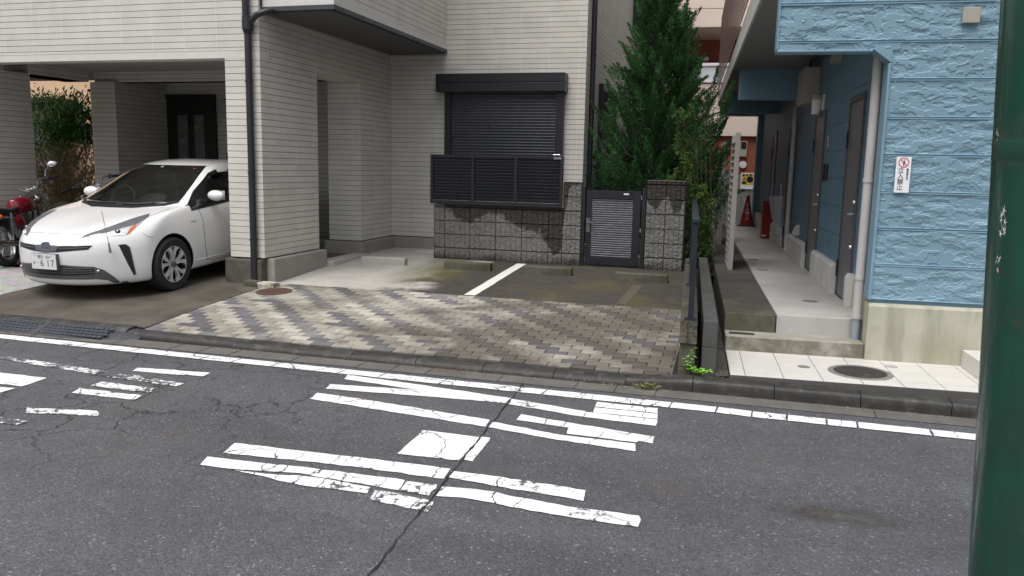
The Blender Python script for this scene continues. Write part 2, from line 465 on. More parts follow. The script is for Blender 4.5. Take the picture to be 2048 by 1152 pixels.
def mat_blockwall():
    """grey split-face blocks, dark algae bands with ragged edges along the top and the foot"""
    t = NT('split_face_block'); X = t.xyz('')if False else t.xyz()
    big = t.noise(5, 6, .7); fine = t.noise(120, 4, .75); big2 = t.noise(2.0, 5, .6)
    c = t.mix(t.smooth(fine, .3, .7), (.12, .117, .11), (.225, .22, .208))
    c = t.mix(t.math('MULTIPLY', t.smooth(big, .45, .7), .55), c, (.085, .081, .074))
    h = t.attr('tint')     # r: height above the foot / 1.2, g: how far the algae reach down
    H = t.n('ShaderNodeSeparateColor'); t.link(h, H.inputs[0])
    lim = t.math('ADD', H.outputs[1], t.remap(big, .3, .7, -.07, .07))
    lim = t.math('ADD', lim, t.remap(big2, .3, .7, -.05, .05))
    k = t.smooth(t.math('SUBTRACT', H.outputs[0], lim), -.015, .03)
    foot = t.smooth(t.math('ADD', H.outputs[0], t.remap(big, .3, .7, -.05, .06)), .14, .03)
    k = t.math('MULTIPLY', t.math('MAXIMUM', k, foot), t.remap(fine, .25, .75, .75, 1.0))
    c = t.mix(k, c, (.022, .0185, .014))
    t.bump(fine, .45, .005)
    return t.set(Base_Color=c, Roughness=.85)
def mat_glass(name, tint=(.8, .9, .88), alpha=.25):
    t = NT(name)
    t.set(Base_Color=tint, Roughness=.02); 
    gl = t.n('ShaderNodeBsdfGlossy'); gl.inputs['Roughness'].default_value = .02; gl.inputs[0].default_value = (1, 1, 1, 1)
    tr = t.n('ShaderNodeBsdfTransparent'); tr.inputs[0].default_value = (*tint, 1)
    fr = t.n('ShaderNodeFresnel'); fr.inputs[0].default_value = 1.5
    k = t.math('MINIMUM', t.math('ADD', fr.outputs[0], alpha), 1.)
    mx = t.n('ShaderNodeMixShader'); t.link(k, mx.inputs[0]); t.link(tr.outputs[0], mx.inputs[1]); t.link(gl.outputs[0], mx.inputs[2])
    t.link(mx.outputs[0], t.t.nodes['Material Output'].inputs[0]); return t.m
MAT = {}
MAT['asphalt'] = mat_asphalt(); MAT['paint'] = mat_paint(); MAT['siding'] = mat_siding()
MAT['forecourt'] = mat_forecourt(); MAT['carport'] = mat_carport()
MAT['brick'] = mat_tint('paver', .62, 'xdirt', .45, 110, .16)
MAT['leaf'] = mat_leaf('leaf'); MAT['greypaver'] = mat_tint('grey_paver', .7, None, .3, 90, .08)
MAT['block'] = mat_blockwall()
MAT['pad'] = mat_concrete('plinth_concrete', (.33, .31, .285), (.26, .245, .225), scale=3)
MAT['pad_moss'] = mat_concrete('mossy_plinth_concrete', (.11, .105, .085), (.055, .052, .042), ((.075, .085, .03), .5, .7, 3.5), 4)
MAT['gutter'] = mat_concrete('gutter_concrete', (.135, .125, .11), (.095, .088, .078), ((.17, .155, .13), .55, .75, 4.), 3)
MAT['kerb'] = mat_concrete('kerb_concrete', (.036, .034, .031), (.019, .018, .017), ((.085, .08, .068), .48, .74, 9.), 6, .6)
MAT['alley'] = mat_concrete('alley_concrete', (.47, .46, .44), (.39, .38, .36), ((.30, .28, .24), .6, .8, 3.), 1.5, .6)
MAT['alley_dark'] = mat_concrete('mossy_concrete', (.075, .070, .060), (.042, .039, .033), ((.12, .11, .072), .55, .75, 2.2), 2, front=(.115, .108, .068))
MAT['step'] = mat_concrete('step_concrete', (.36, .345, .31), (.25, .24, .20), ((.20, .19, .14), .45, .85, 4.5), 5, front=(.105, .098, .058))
MAT['render'] = mat_concrete('cream_foundation', (.47, .46, .375), (.40, .39, .31), ((.30, .30, .20), .42, .85, 2.4), 2.5, .7, .6)
MAT['tile'] = M('white_paving_tile', (.62, .60, .565), .35, .04, 3, .1, 80, fine=.03)
MAT['black'] = M('black_metal', (.014, .015, .020), .38, .1, 8, .08, 90)
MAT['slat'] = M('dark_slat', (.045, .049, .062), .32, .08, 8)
MAT['slat_lit'] = M('sky_lit_slat', (.40, .41, .44), .3, .08, 8)  # pale colour stands in for sky reflected off the tilted slats
MAT['pipe'] = M('black_pipe', (.022, .022, .028), .42, .15, 6, .05)
MAT['trimdark'] = M('dark_trim', (.05, .055, .065), .45, .08)
MAT['trimwhite'] = M('white_trim', (.62, .605, .56), .5, .05)
MAT['ceiling'] = M('carport_ceiling', (.42, .41, .39), .8, .06)
MAT['soffit'] = M('grey_soffit', (.25, .25, .25), .75, .08)
MAT['soffit_dark'] = M('dark_soffit', (.085, .085, .09), .7, .08)
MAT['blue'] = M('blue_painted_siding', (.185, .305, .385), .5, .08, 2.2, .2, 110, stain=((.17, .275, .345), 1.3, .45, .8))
MAT['greydoor'] = M('grey_door', (.16, .155, .165), .42, .05, 2)
MAT['doorframe'] = M('grey_door_frame', (.085, .085, .09), .45, .05)
MAT['upvc'] = M('beige_grey_pipe', (.46, .44, .43), .38, .07, 4)
MAT['upvc_blue'] = M('grey_blue_pipe', (.26, .31, .35), .4, .07, 4)
MAT['chrome'] = M('brushed_steel', (.62, .62, .63), .22, .05, 9, metal=1.)
MAT['chromeb'] = M('chrome', (.85, .85, .86), .06, .02, 9, metal=1.)
MAT['lampwhite'] = M('white_lamp_body', (.72, .72, .70), .35, .03)
MAT['boxbeige'] = M('beige_meter_box', (.36, .33, .28), .5, .06, 4)
MAT['louver'] = M('grey_beige_louvre', (.33, .315, .29), .5, .06, 5)
MAT['brownslat'] = M('brown_louvre', (.20, .125, .11), .5, .08, 5)
MAT['fascia'] = mat_concrete('fascia_concrete', (.62, .61, .58), (.52, .51, .48), None, 3, .7, .3)
MAT['cream'] = M('cream_plaster', (.74, .62, .54), .8, .05, 2, .1, 80)
MAT['orange'] = M('orange_brick_paint', (.26, .075, .04), .7, .08, 3, .15, 60)
MAT['darkred'] = M('dark_red_door', (.085, .03, .032), .6, .08)
MAT['white'] = M('white_paint', (.80, .80, .80), .45, .03)
MAT['paleglass'] = M('pale_panel', (.62, .66, .70), .2, .04)
MAT['gravel'] = mat_concrete('dark_gravel', (.085, .07, .058), (.05, .042, .036), ((.14, .12, .10), .6, .7, 30.), 12, .9)
MAT['greyblock'] = mat_concrete('smooth_grey_block', (.085, .085, .083), (.055, .055, .053), ((.30, .295, .29), .70, .74, 2.2), 3)
MAT['rubber'] = M('blue_grey_rubber', (.040, .044, .055), .55, .15, 7, .4, 45, stain=((.075, .072, .068), 5, .55, .8))
MAT['rail'] = M('navy_handrail', (.012, .016, .025), .42, .08, 6)
MAT['iron'] = M('cast_iron', (.030, .026, .024), .75, .2, 12, .5, 70, stain=((.085, .07, .055), 6, .5, .8))
MAT['rust'] = M('rusty_iron', (.10, .055, .04), .7, .25, 10, .5, 80)
MAT['capgrey'] = M('grey_drain_cap', (.20, .19, .18), .5, .15, 12, .3, 60)
MAT['stop'] = mat_concrete('wheel_stop_concrete', (.10, .092, .072), (.05, .046, .034), ((.04, .045, .018), .5, .68, 5.), 6)
MAT['stop_pale'] = mat_concrete('pale_stop_concrete', (.42, .40, .37), (.34, .325, .30), None, 5)
MAT['rubble'] = mat_concrete('mortar_rubble', (.55, .52, .45), (.33, .31, .25), ((.14, .15, .07), .5, .65, 9.), 9)
MAT['red'] = M('red_plastic', (.26, .008, .012), .4, .08, 5)
MAT['yellow'] = M('yellow_print', (.62, .45, .10), .5, .05)
MAT['signwhite'] = M('white_sign', (.80, .80, .82), .35, .02)
MAT['ink'] = M('black_ink', (.025, .025, .03), .5, .05)
MAT['redink'] = M('red_ink', (.55, .03, .08), .5, .05)
MAT['garden'] = M('ochre_wall', (.72, .50, .33), .85, .06, 2, .1)
MAT['bark'] = M('bark', (.075, .055, .04), .9, .25, 14, .6, 50)
MAT['soil'] = M('soil', (.05, .042, .032), .95, .2, 8, .6, 40)
# ------------------------------------------------------------------ ground
def sheet(name, x0, x1, y0, y1, z, mat, nx=1, ny=1, zf=None, frame=None):
    mb = grid_mesh(np.linspace(x0, x1, nx + 1), np.linspace(y0, y1, ny + 1), lambda U, V: (U, V, np.vectorize(zf)(U, V).astype(float) if zf else np.full_like(U, z)))
    return obj(name, mb, mat, kind='structure', frame=frame)
sheet('ground', -150, 150, -150, 150, -.03, MAT['soil'])
sheet('road', -60, 60, 1.9, 6.0, 0., MAT['asphalt'])
sheet('road_far_side', -60, 60, -6, -1.2, .08, MAT['gutter'])
sheet('near_pavement', -60, 60, -1.2, 1.9, .08, MAT['gutter'])
sheet('gutter', -60, 60, 5.96, 6.19, .004, MAT['gutter'], 1, 1)
# long joint across the lane and the joints in the gutter
mb = MB(); P0 = Vector((-1.583, 5.966)); P1 = Vector((-1.36, 2.0)); n = 60; L = []; Rr = []
for i in range(n + 1):
    p = P0.lerp(P1, i / n); w = .0022 + .0036 * rnd.random(); o = rnd.uniform(-.008, .008)
    L.append((p.x - w + o, p.y, .0085)); Rr.append((p.x + w + o, p.y, .0085))
mb.add(L + Rr, [(i, i + n + 1, i + n + 2, i + 1) for i in range(n)])
obj('road_joint', mb, M('tar_joint', (.012, .012, .012), .6, .1), kind='structure')
mb = MB()
for i in range(-12, 12):
    x = -3.69 + i * .62 * (3 if i % 2 else 1) * .5 + .02
    mb.box(x, x + .006, 5.962, 6.188, .0045, .0065)
obj('gutter_joint', mb, M('joint_line', (.03, .028, .025), .8, .1), kind='structure')

MARKS = {
'M1':[(-2.996,5.725),(-2.532,5.678),(-2.131,5.619),(-1.573,5.542),(-1.569,5.406),(-1.931,5.389),(-2.307,5.36),(-2.602,5.333),(-2.961,5.302),(-2.993,5.431),(-2.664,5.46),(-2.297,5.51),(-2.715,5.566),(-2.961,5.597)],
'M3':[(-1.561,5.524),(-0.989,5.412),(-0.977,5.278),(-1.549,5.392)],
'M4a':[(-0.949,5.663),(-0.506,5.658),(-0.497,5.538),(-0.942,5.542)],
'M4b':[(-0.94,5.528),(-0.494,5.524),(-0.484,5.406),(-0.93,5.403)],
'M4c':[(-0.98,5.39),(-0.93,5.393),(-0.483,5.392),(-0.479,5.254),(-0.972,5.275)],
'M5':[(-2.963,5.184),(-2.585,5.146),(-1.556,5.0),(-1.545,4.853),(-2.248,4.939),(-2.931,5.026)],
'M6':[(-1.539,4.968),(-1.072,4.865),(-0.559,4.85),(-0.544,4.709),(-0.771,4.736),(-1.082,4.766),(-1.523,4.852)],
'M7':[(-1.394,5.192),(-1.048,5.125),(-0.625,5.052),(-0.464,5.025),(-0.46,4.896),(-0.552,4.912),(-0.562,4.876),(-1.012,4.895),(-1.023,5.012),(-1.393,5.058)],
'M8':[(-1.903,4.652),(-1.511,4.644),(-1.501,4.218),(-1.879,4.207)],
'M9':[(-1.506,4.658),(-1.446,4.658),(-1.42,4.236),(-1.492,4.245)],
'M10':[(-2.882,4.053),(-2.443,4.06),(-2.181,4.073),(-1.835,4.085),(-1.502,4.083),(-1.486,3.93),(-1.943,3.937),(-2.36,3.92),(-2.848,3.883)],
'M11':[(-1.486,4.056),(-1.295,4.064),(-0.717,4.027),(-0.703,3.895),(-1.031,3.914),(-1.471,3.96)],
'M12':[(-2.891,3.799),(-2.615,3.811),(-2.31,3.837),(-1.973,3.847),(-1.674,3.847),(-1.654,3.708),(-1.956,3.73),(-2.258,3.749),(-2.596,3.689),(-2.849,3.681)],
'M12b':[(-1.662,3.839),(-1.488,3.848),(-1.477,3.698),(-1.652,3.714)],
'M12c':[(-1.46,3.831),(-1.339,3.847),(-1.163,3.849),(-0.926,3.812),(-0.667,3.794),(-0.402,3.803),(-0.388,3.752),(-0.396,3.675),(-0.645,3.677),(-0.883,3.683),(-1.132,3.715),(-1.204,3.717),(-1.309,3.73),(-1.445,3.703)],
'M13':[(-2.622,3.675),(-2.374,3.69),(-2.247,3.725),(-2.057,3.72),(-1.809,3.701),(-1.791,3.627),(-1.937,3.614),(-2.173,3.605)],
'M13b':[(-1.773,3.675),(-1.613,3.668),(-1.422,3.63),(-1.41,3.505),(-1.481,3.517),(-1.751,3.558)],
'L1':[(-4.687,5.33),(-4.429,5.369),(-4.051,5.396),(-4.031,5.293),(-4.333,5.251),(-4.661,5.233)],
'L2':[(-6.061,5.281),(-5.716,5.247),(-5.214,5.191),(-4.711,5.158),(-4.041,5.063),(-4.033,4.973),(-4.706,5.026),(-5.265,5.097),(-5.953,5.184)],
'L3':[(-4.64,4.893),(-4.133,4.873),(-4.095,4.764),(-4.629,4.774)],
'L4':[(-4.661,4.693),(-4.108,4.694),(-4.076,4.584),(-4.615,4.575)],
'L5':[(-5.918,4.827),(-5.566,4.838),(-5.108,4.838),(-5.077,4.666),(-5.082,4.587),(-5.631,4.585)],
'L5b':[(-5.463,4.502),(-5.085,4.537),(-5.087,4.409),(-5.295,4.359)],
'L6':[(-4.615,4.19),(-4.116,4.295),(-4.037,4.206),(-4.53,4.101)],
'L7':[(-4.757,3.97),(-4.608,3.98),(-4.348,3.966),(-4.355,3.892),(-4.635,3.864)],
}
WEAR = {'L2': .78, 'L3': .74, 'L4': .62, 'L6': .72, 'L7': .85, 'L1': .45, 'M12b': .66, 'M13b': .68, 'M12c': .45, 'M13': .5, 'M11': .5, 'M12': .35, 'M10': .35, 'M3': .3, 'M6': .42, 'L5b': .4, 'L5': .42}
def ragged(poly, step=.03, amp=.006):
    out = []
    for i, a in enumerate(poly):
        a = Vector(a); b = Vector(poly[(i + 1) % len(poly)]); d = b - a; k = max(1, int(d.length / step)); nrm = Vector((-d.y, d.x)).normalized()
        for j in range(k): out.append(a + d * j / k + nrm * rnd.uniform(-amp, amp))
    return out
def paint(name, polys, z=.005):
    vs = []; fs = []; cs = []
    from mathutils.geometry import tessellate_polygon
    for p, w in polys:
        q = ragged(p, .05, .0035 + .006 * w); k = len(vs); vs += [(a.x, a.y, z) for a in q]
        for tr in tessellate_polygon([[Vector((a.x, a.y, 0)) for a in q]]):
            a, b, c = tr
            if (q[b] - q[a]).cross(q[c] - q[a]) < 0: a, b, c = a, c, b
            fs.append((a + k, b + k, c + k)); cs.append((w, w, w))
    return obj(name, (vs, fs), MAT['paint'], kind='structure', cols=cs)
paint('road_lettering', [(p, WEAR.get(k, .22)) for k, p in MARKS.items()])
seg = []; x = -14.
while x < 12:
    l = rnd.uniform(.16, .52); x1 = x + l
    y = lambda q: 5.79 - .0135 * (q + 2) - (.02 if q > 0 else 0)
    seg.append(([(x, y(x) - .07), (x1, y(x1) - .07), (x1 + .01, y(x1) + .07), (x + .008, y(x) + .07)], rnd.choice([.15, .25, .4, .5]) if -3.4 < x < -1.5 or x < -5 else rnd.choice([.05, .12, .25])))
    x = x1 + rnd.uniform(.006, .016)
paint('road_edge_line', seg, .0062)

# kerb: blocks of 0.6 m with a rounded sloping face; full height on the right, low in front of the forecourt
mb = MB()
def kerb_block(x0, x1, h0, h1, y0=6.17):
    pr = lambda h: [(0, -.05), (.002, h * .4), (.006, h * .75), (.014, h * .93), (.03, h), (.10, h), (.17, h), (.17, -.05)] if max(h0, h1) > .09 else [(0, -.05), (.0, h * .25), (.010, h * .58), (.028, h * .82), (.055, h * .95), (.085, h), (.17, h), (.17, -.05)]
    a = pr(h0); b = pr(h1); g = .003
    vs = [(x0 + g, y0 + p[0], p[1]) for p in a] + [(x1 - g, y0 + p[0], p[1]) for p in b]
    n = 8
    mb.add(vs, [tuple(range(n)), tuple(range(2 * n - 1, n - 1, -1))] + [(i, i + n, (i + 1) % n + n, (i + 1) % n) for i in range(n)])
x = -4.99 - .6 * 1
hts = lambda q: .10 if q > .0 else (.065 if q > -.62 - 1e-6 and q < -.55 else .06)
xs = [-5.62, -5.0, -4.4, -3.8, -3.2, -2.6, -2.0, -1.4, -.82, -.30, .30, .9, 1.5, 2.1, 2.7, 3.3, 3.9, 4.5]
for a, b in zip(xs, xs[1:]):
    ha = .06 if a < -.35 else .10; hb = .06 if b < -.8 + .01 else .10
    if a == -.82: ha, hb = .06, .10
    y0 = 6.17 + (.10 * (-4.2 - a) / 1.4 if a < -4.3 else 0)
    kerb_block(a, b, ha, hb, min(y0, 6.25))
for i in range(12):
    kerb_block(-6.22 - .6 * i, -5.62 - .6 * i, .082, .082, 6.252)
obj('kerb', mb, MAT['kerb'], kind='structure', smooth=50)

# forecourt, carport floor
lf = lambda x, y: lot(y)
sheet('forecourt', -5.56, -.40, 8.62, 12.4, 0, MAT['forecourt'], 12, 12, lf)
def carport_z(x, y): return max(lot(y), .074)
sheet('driveway', -8.05, -5.52, 6.40, 8.75, 0, MAT['carport'], 8, 8, carport_z)
sheet('carport_floor', -10.6, -5.5, 8.75, 12.3, 0, MAT['carport'], 8, 8, lambda x, y: lot(y) - .004)
sheet('driveway_left', -16, -10.6, 6.40, 20, 0, MAT['gutter'], 4, 8, lambda x, y: lot(y) - .006)
sheet('garden_soil', -60, -2.6, 12.6, 40, .25, MAT['soil'])
sheet('side_yard', -2.41, -.05, 11.3, 30, .27, MAT['soil'])
# white bay line
mb = MB(); ys = np.linspace(8.70, 10.97, 14)
vs = []
for i, y in enumerate(ys):
    e = rnd.uniform(-.005, .005); vs += [(-3.056 + e, y, lot(y) + .004), (-2.92 + e, y, lot(y) + .004)]
mb.add(vs, [(2 * i, 2 * i + 1, 2 * i + 3, 2 * i + 2) for i in range(13)])
t = NT('bay_paint'); c = t.mix(t.smooth(t.noise(40, 5, .7), .5, .85), (.74, .73, .70), (.40, .38, .34)); t.bump(t.noise(90), .2, .003); t.set(Base_Color=c, Roughness=.6)
obj('bay_line', mb, t.m, kind='structure')
# worn second bay line (almost gone)
mb = MB(); vs = []
for y in np.linspace(8.75, 9.9, 8): vs += [(-1.30 + .03 * (y - 8.75), y, lot(y) + .003), (-1.18 + .03 * (y - 8.75), y, lot(y) + .003)]
mb.add(vs, [(2 * i, 2 * i + 1, 2 * i + 3, 2 * i + 2) for i in range(7)])
t = NT('worn_bay_paint'); c = t.mix(t.smooth(t.noise(25, 6, .75), .42, .62), (.11, .10, .066), (.06, .054, .04)); t.set(Base_Color=c, Roughness=.65)
obj('worn_bay_line', mb, t.m, kind='structure')

# interlocking brick paving, each brick a bevelled block in one sheet, light and dark in diagonal bands
def pavers(name, x0, x1, y0, y1, bl=.2, bw=.1, clip=None, tones=None):
    vs = []; fs = []; cs = []; row = 0; y = y0
    while y < y1 - .01:
        x = x0 - bl + (row % 2) * bl / 2; i = 0
        while x < x1:
            a = max(x, x0) + .003; b = min(x + bl, x1) - .003
            if b - a > .02 and (clip is None or clip((a + b) / 2, y + bw / 2)):
                k = len(vs); c, d = y + .005, min(y + bw, y1) - .005; dz = rnd.uniform(-.0015, .0015); e = .003
                for (px, py, pz) in ((a, c, -.02), (b, c, -.02), (b, d, -.02), (a, d, -.02), (a, c, -e), (b, c, -e), (b, d, -e), (a, d, -e), (a + e, c + e, 0), (b - e, c + e, 0), (b - e, d - e, 0), (a + e, d - e, 0)):
                    vs.append((px, py, lot(py) + pz + dz + .004))
                q = [(0, 1, 5, 4), (1, 2, 6, 5), (2, 3, 7, 6), (3, 0, 4, 7), (4, 5, 9, 8), (5, 6, 10, 9), (6, 7, 11, 10), (7, 4, 8, 11), (8, 9, 10, 11)]
                fs += [tuple(j + k for j in f) for f in q]
                col = tones((x + bl / 2), row, y); cs += [col] * 9
            x += bl; i += 1
        row += 1; y += bw
    return vs, fs, cs
def brick_tone(x, row, y):
    s = int(round((x + row * .1) / .2))            # diagonal index
    k = s % 3
    if rnd.random() < .10: k = rnd.randrange(3)
    c = [(.115, .113, .118), (.26, .242, .205), (.345, .322, .275)][k]
    f = rnd.uniform(.78, 1.18)
    g = 1.0 + .16 * math.exp(-((x + 3.6) / .9) ** 2)
    return tuple(q * f * g for q in c)
vs, fs, cs = pavers('brick_paving', -5.50, -.47, 6.36, 8.66, clip=None, tones=brick_tone)
obj('brick_paving', (vs, fs), MAT['brick'], kind='structure', cols=cs)
sheet('paving_bed', -5.52, -.42, 6.33, 8.68, 0, M('joint_sand', (.018, .016, .014), .95, .1), 4, 8, lambda x, y: lot(y) - .006 if y > 6.4 else lot(6.4) - .02)
vs, fs, cs = pavers('grey_paving', -11.0, -8.07, 6.40, 8.55, .2, .1, None, lambda x, r, y: tuple(q * rnd.uniform(.85, 1.1) for q in (.34, .335, .33)))
obj('grey_paving', (vs, fs), MAT['greypaver'], kind='structure', cols=cs)
sheet('grey_paving_bed', -11.0, -8.04, 6.40, 8.60, 0, M('joint_sand_grey', (.04, .038, .036), .95, .1), 4, 8, lambda x, y: lot(y) - .006)

# white tiled landing of the blue building, gravel strip, alley slab and steps (blue building's frame)
mb = MB(); us = [.372] + [.488 + .288 * i for i in range(10)]; vv = [6.36, 6.53, 6.83, 7.13, 7.30]
MAN = [(1.39, 6.72, .285)]
for a, b in zip(us, us[1:]):
    for c, d in zip(vv, vv[1:]): mb.box(a + .0025, b - .0025, c + .0045, d - .0045, .06, .12)
obj('tiled_landing', mb, MAT['tile'], frame=FB, kind='structure', bevel=.0015, seg=1)
mb = MB(); mb.box(.37, 3.2, 6.35, 7.3, .0, .1185); obj('landing_grout', mb, M('tile_grout', (.10, .095, .09), .8, .1), frame=FB, kind='structure')
mb = grid_mesh(np.linspace(.262, .365, 14), np.linspace(6.36, 20, 320), lambda U, V: (U, V, .085 + .03 * fbm(U * 60, V * 60, 3)))
obj('gravel_strip', mb, MAT['gravel'], frame=FB, kind='structure')
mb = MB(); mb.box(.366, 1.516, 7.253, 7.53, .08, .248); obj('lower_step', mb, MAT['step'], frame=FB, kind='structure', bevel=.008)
mb = MB(); mb.box(.362, .806, 7.522, 14., .1, .414).box(.362, .806, 14.004, 20.2, .1, .414); obj('alley_verge', mb, MAT['alley_dark'], frame=FB, kind='structure', bevel=.008)
mb = MB()
for a, b in ((7.522, 11.9), (11.905, 13.1), (13.105, 16.), (16.005, 20.2)): mb.box(.816, 1.56, a, b, .1, .416)
obj('alley_path', mb, MAT['alley'], frame=FB, kind='structure', bevel=.006)
# ------------------------------------------------------------------ pale house
house = thing('pale_house', (-5.6, 12.3, .3), 'pale grey tile-clad house with a carport and a shuttered black window', 'house')
PIT = .0758
def clad(x0, x1, y0, y1, z0, z1, phase=.52, mb=None, mc=None):
    """courses of boards with open shadow grooves round a recessed core"""
    g = .0032; ins = .007
    mc.box(x0 + ins, x1 - ins, y0 + ins, y1 - ins, z0, z1)
    k = math.floor((z0 - phase) / PIT + 1e-6)
    z = phase + k * PIT
    while z < z1 - .004:
        a = max(z + g, z0); b = min(z + PIT - g, z1)
        if b - a > .01: mb.box(x0, x1, y0, y1, a, b)
        z += PIT
MAT['groove'] = M('groove_shade', (.16, .155, .145), .9, .06)  # dark core colour paints in the shade inside the grooves
def wall(name, *boxes):
    mb, mc = MB(), MB()
    for b in boxes: clad(*b, mb=mb, mc=mc)
    o = obj(name, mb, MAT['siding'], house)
    obj('wall_core', mc, MAT['groove'], o)
    return o
XR = -5.585
wall('front_wall', (-16, XR, 8.57, 8.80, 2.985, 7.2))
wall('front_pillar', (-6.062, XR, 8.57, 9.89, .52, 2.898))
wall('side_wall', (-6.062, XR, 8.80, 12.28, 2.898, 7.2))
wall('rear_pillar', (-6.12, XR, 11.15, 12.28, .52, 2.898))
wall('carport_beam', (-10.28, -6.062, 11.05, 11.25, 2.90, 3.06))
wall('carport_pillar', (-10.78, -10.28, 8.57, 9.80, .25, 2.898))
wall('carport_pillar', (-10.28, -9.80, 10.95, 12.18, .30, 2.898))
wall('entry_side_wall', (-10.28, -9.80, 11.26, 12.18, 2.902, 3.055))
wall('carport_side_beam', (-10.76, -10.30, 9.80, 10.95, 2.90, 3.06))
wall('window_wall', (XR, -2.41, 12.28, 12.50, .52, 7.2))
wall('gable_wall', (-2.62, -2.41, 12.50, 21, .52, 7.2))
wall('bay_wall', (XR, -4.645, 8.64, 12.28, 3.555, 7.2))
wall('entry_wall', (-10.2, -5.7, 12.20, 12.27, .30, 3.05))
# plain trim boards under the cladding
mb = MB(); mb.box(-16, XR - .001, 8.572, 8.78, 2.90, 2.983); obj('lintel_trim', mb, MAT['trimwhite'], house)
mb = MB(); mb.box(XR + .001, -4.643, 8.637, 12.27, 3.482, 3.553); obj('bay_trim', mb, MAT['trimwhite'], house)
mb = MB(); mb.box(XR + .002, -4.630, 8.62, 12.275, 3.425, 3.48); obj('bay_flashing', mb, MAT['trimdark'], house, bevel=.004)
mb = MB(); mb.box(XR + .01, -4.66, 8.66, 12.27, 3.44, 3.46); obj('bay_soffit', MB().box(XR + .004, -4.67, 8.66, 12.272, 3.41, 3.4245), MAT['soffit_dark'], house)
mb = MB(); mb.box(-16, -6.07, 8.805, 12.19, 3.06, 3.12); obj('carport_ceiling', mb, MAT['ceiling'], house)
mb = MB(); mb.box(-16, -2.7, 12.55, 21, 5.2, 5.4); obj('floor_slab', mb, MAT['ceiling'], house)
mb = MB(); mb.box(-16, XR - .4, 8.83, 12.5, 6.6, 6.7); obj('upper_slab', mb, MAT['ceiling'], house)
mb = MB(); mb.box(-16.2, -4.4, 8.4, 21, 7.2, 7.35).box(-4.4, -2.2, 12.0, 21, 7.2, 7.35); obj('roof', mb, MAT['trimdark'], house)
mb = MB(); mb.box(-6.055, XR - .004, 9.895, 11.145, 2.885, 2.8975); obj('lintel_soffit', mb, MAT['trimwhite'], house)
# foundations
mb = MB(); mb.box(-5.995, -5.50, 8.64, 9.95, .10, .508); obj('pillar_plinth', mb, MAT['pad'], house, bevel=.018)
mb = MB(); mb.box(-6.115, -5.60, 8.515, 8.66, .10, .504); obj('pillar_plinth_front', mb, MAT['pad_moss'], house, bevel=.02)
mb = MB(); mb.box(-6.17, -5.52, 11.08, 12.24, .15, .508); obj('rear_plinth', mb, MAT['pad'], house, bevel=.012)
mb = MB(); mb.box(-5.53, -2.36, 12.245, 12.4, .15, .508).box(-2.5, -2.36, 12.4, 21, .15, .508); obj('window_plinth', mb, MAT['pad'], house, bevel=.008)
mb = MB(); mb.box(-9.9, -6.2, 11.4, 12.3, .25, .46); obj('entry_step', mb, MAT['pad'], house, bevel=.01)
mb = MB(); mb.box(-5.66, -5.40, 9.955, 11.06, .15, .345); obj('passage_kerb', mb, MAT['alley'], house, bevel=.01)

# roller shutter window
win = obj('window_shutter_box', MB().box(-4.74, -2.68, 12.05, 12.277, 2.955, 3.09).box(-4.74, -2.68, 12.05, 12.277, 2.815, 2.948).box(-4.72, -2.70, 12.07, 12.277, 2.94, 2.96), MAT['black'], house, bevel=.006)
mb = MB(); mb.box(-4.63, -4.53, 12.16, 12.277, 1.45, 2.814).box(-2.83, -2.72, 12.16, 12.277, 1.45, 2.814)
pieces('shutter_rail', mb, MAT['black'], house, bevel=.004)
mb = MB(); z = 1.45
while z < 2.81:
    prof = [(12.215, z + .002), (12.203, z + .006), (12.199, z + .02), (12.203, z + .035), (12.215, z + .039)]
    for (ya, za), (yb, zb) in zip(prof, prof[1:]): mb.add([(-4.53, ya, za), (-2.83, ya, za), (-2.83, yb, zb), (-4.53, yb, zb)], [(0, 1, 2, 3)])
    mb.add([(-4.53, 12.215, z + .039), (-2.83, 12.215, z + .039), (-2.83, 12.215, z + .047), (-4.53, 12.215, z + .047)], [(0, 1, 2, 3)])
    z += .045
mb.box(-4.53, -2.83, 12.217, 12.27, 1.45, 2.812)
obj('shutter_slats', mb, MAT['slat'], house, smooth=60)

# front door in the carport
mb = MB(); mb.box(-9.99, -9.93, 12.13, 12.199, .46, 2.80).box(-8.88, -8.82, 12.13, 12.199, .46, 2.80).box(-9.93, -8.88, 12.13, 12.199, 2.74, 2.80)
obj('door_frame', mb, MAT['black'], house, bevel=.004)
door = obj('front_door', MB().box(-9.93, -8.88, 12.15, 12.198, .46, 2.74), M('dark_door', (.020, .018, .017), .4, .1), house)
mb = MB(); mb.box(-9.58, -9.38, 12.143, 12.1495, 1.0, 2.45).box(-9.24, -9.05, 12.143, 12.1495, 1.0, 2.45); pieces('door_pane', mb, M('frosted_pane', (.16, .15, .145), .25, .08), door)
mb = MB(); mb.box(-9.83, -9.80, 12.09, 12.12, 1.25, 1.65).box(-9.83, -9.80, 12.10, 12.15, 1.25, 1.28).box(-9.83, -9.80, 12.10, 12.15, 1.62, 1.65); obj('door_handle', mb, MAT['chrome'], door, bevel=.004)
mb = MB(); mb.lathe([(.115, 12.12), (.115, 12.15), (.05, 12.17), (.05, 12.199)], c=(-8.66, 0, 2.58), axis='y', n=32)
mb.v = [(x, y, z) for x, y, z in mb.v]
obj('porch_lamp', mb, M('grey_lamp_disc', (.42, .42, .42), .5, .04), house, smooth=40)
mb = MB(); mb.box(-8.60, -8.51, 12.17, 12.199, 2.03, 2.27); npn = obj('nameplate', mb, MAT['lampwhite'], house, bevel=.003)
mb = MB()
for i in range(4):
    z = 2.235 - i * .052
    mb.box(-8.575, -8.535, 12.1685, 12.1695, z - .004, z)
    if i < 3: mb.box(-8.558, -8.552, 12.1685, 12.1695, z - .03, z + .012).box(-8.572, -8.54, 12.1685, 12.1695, z - .02, z - .016)
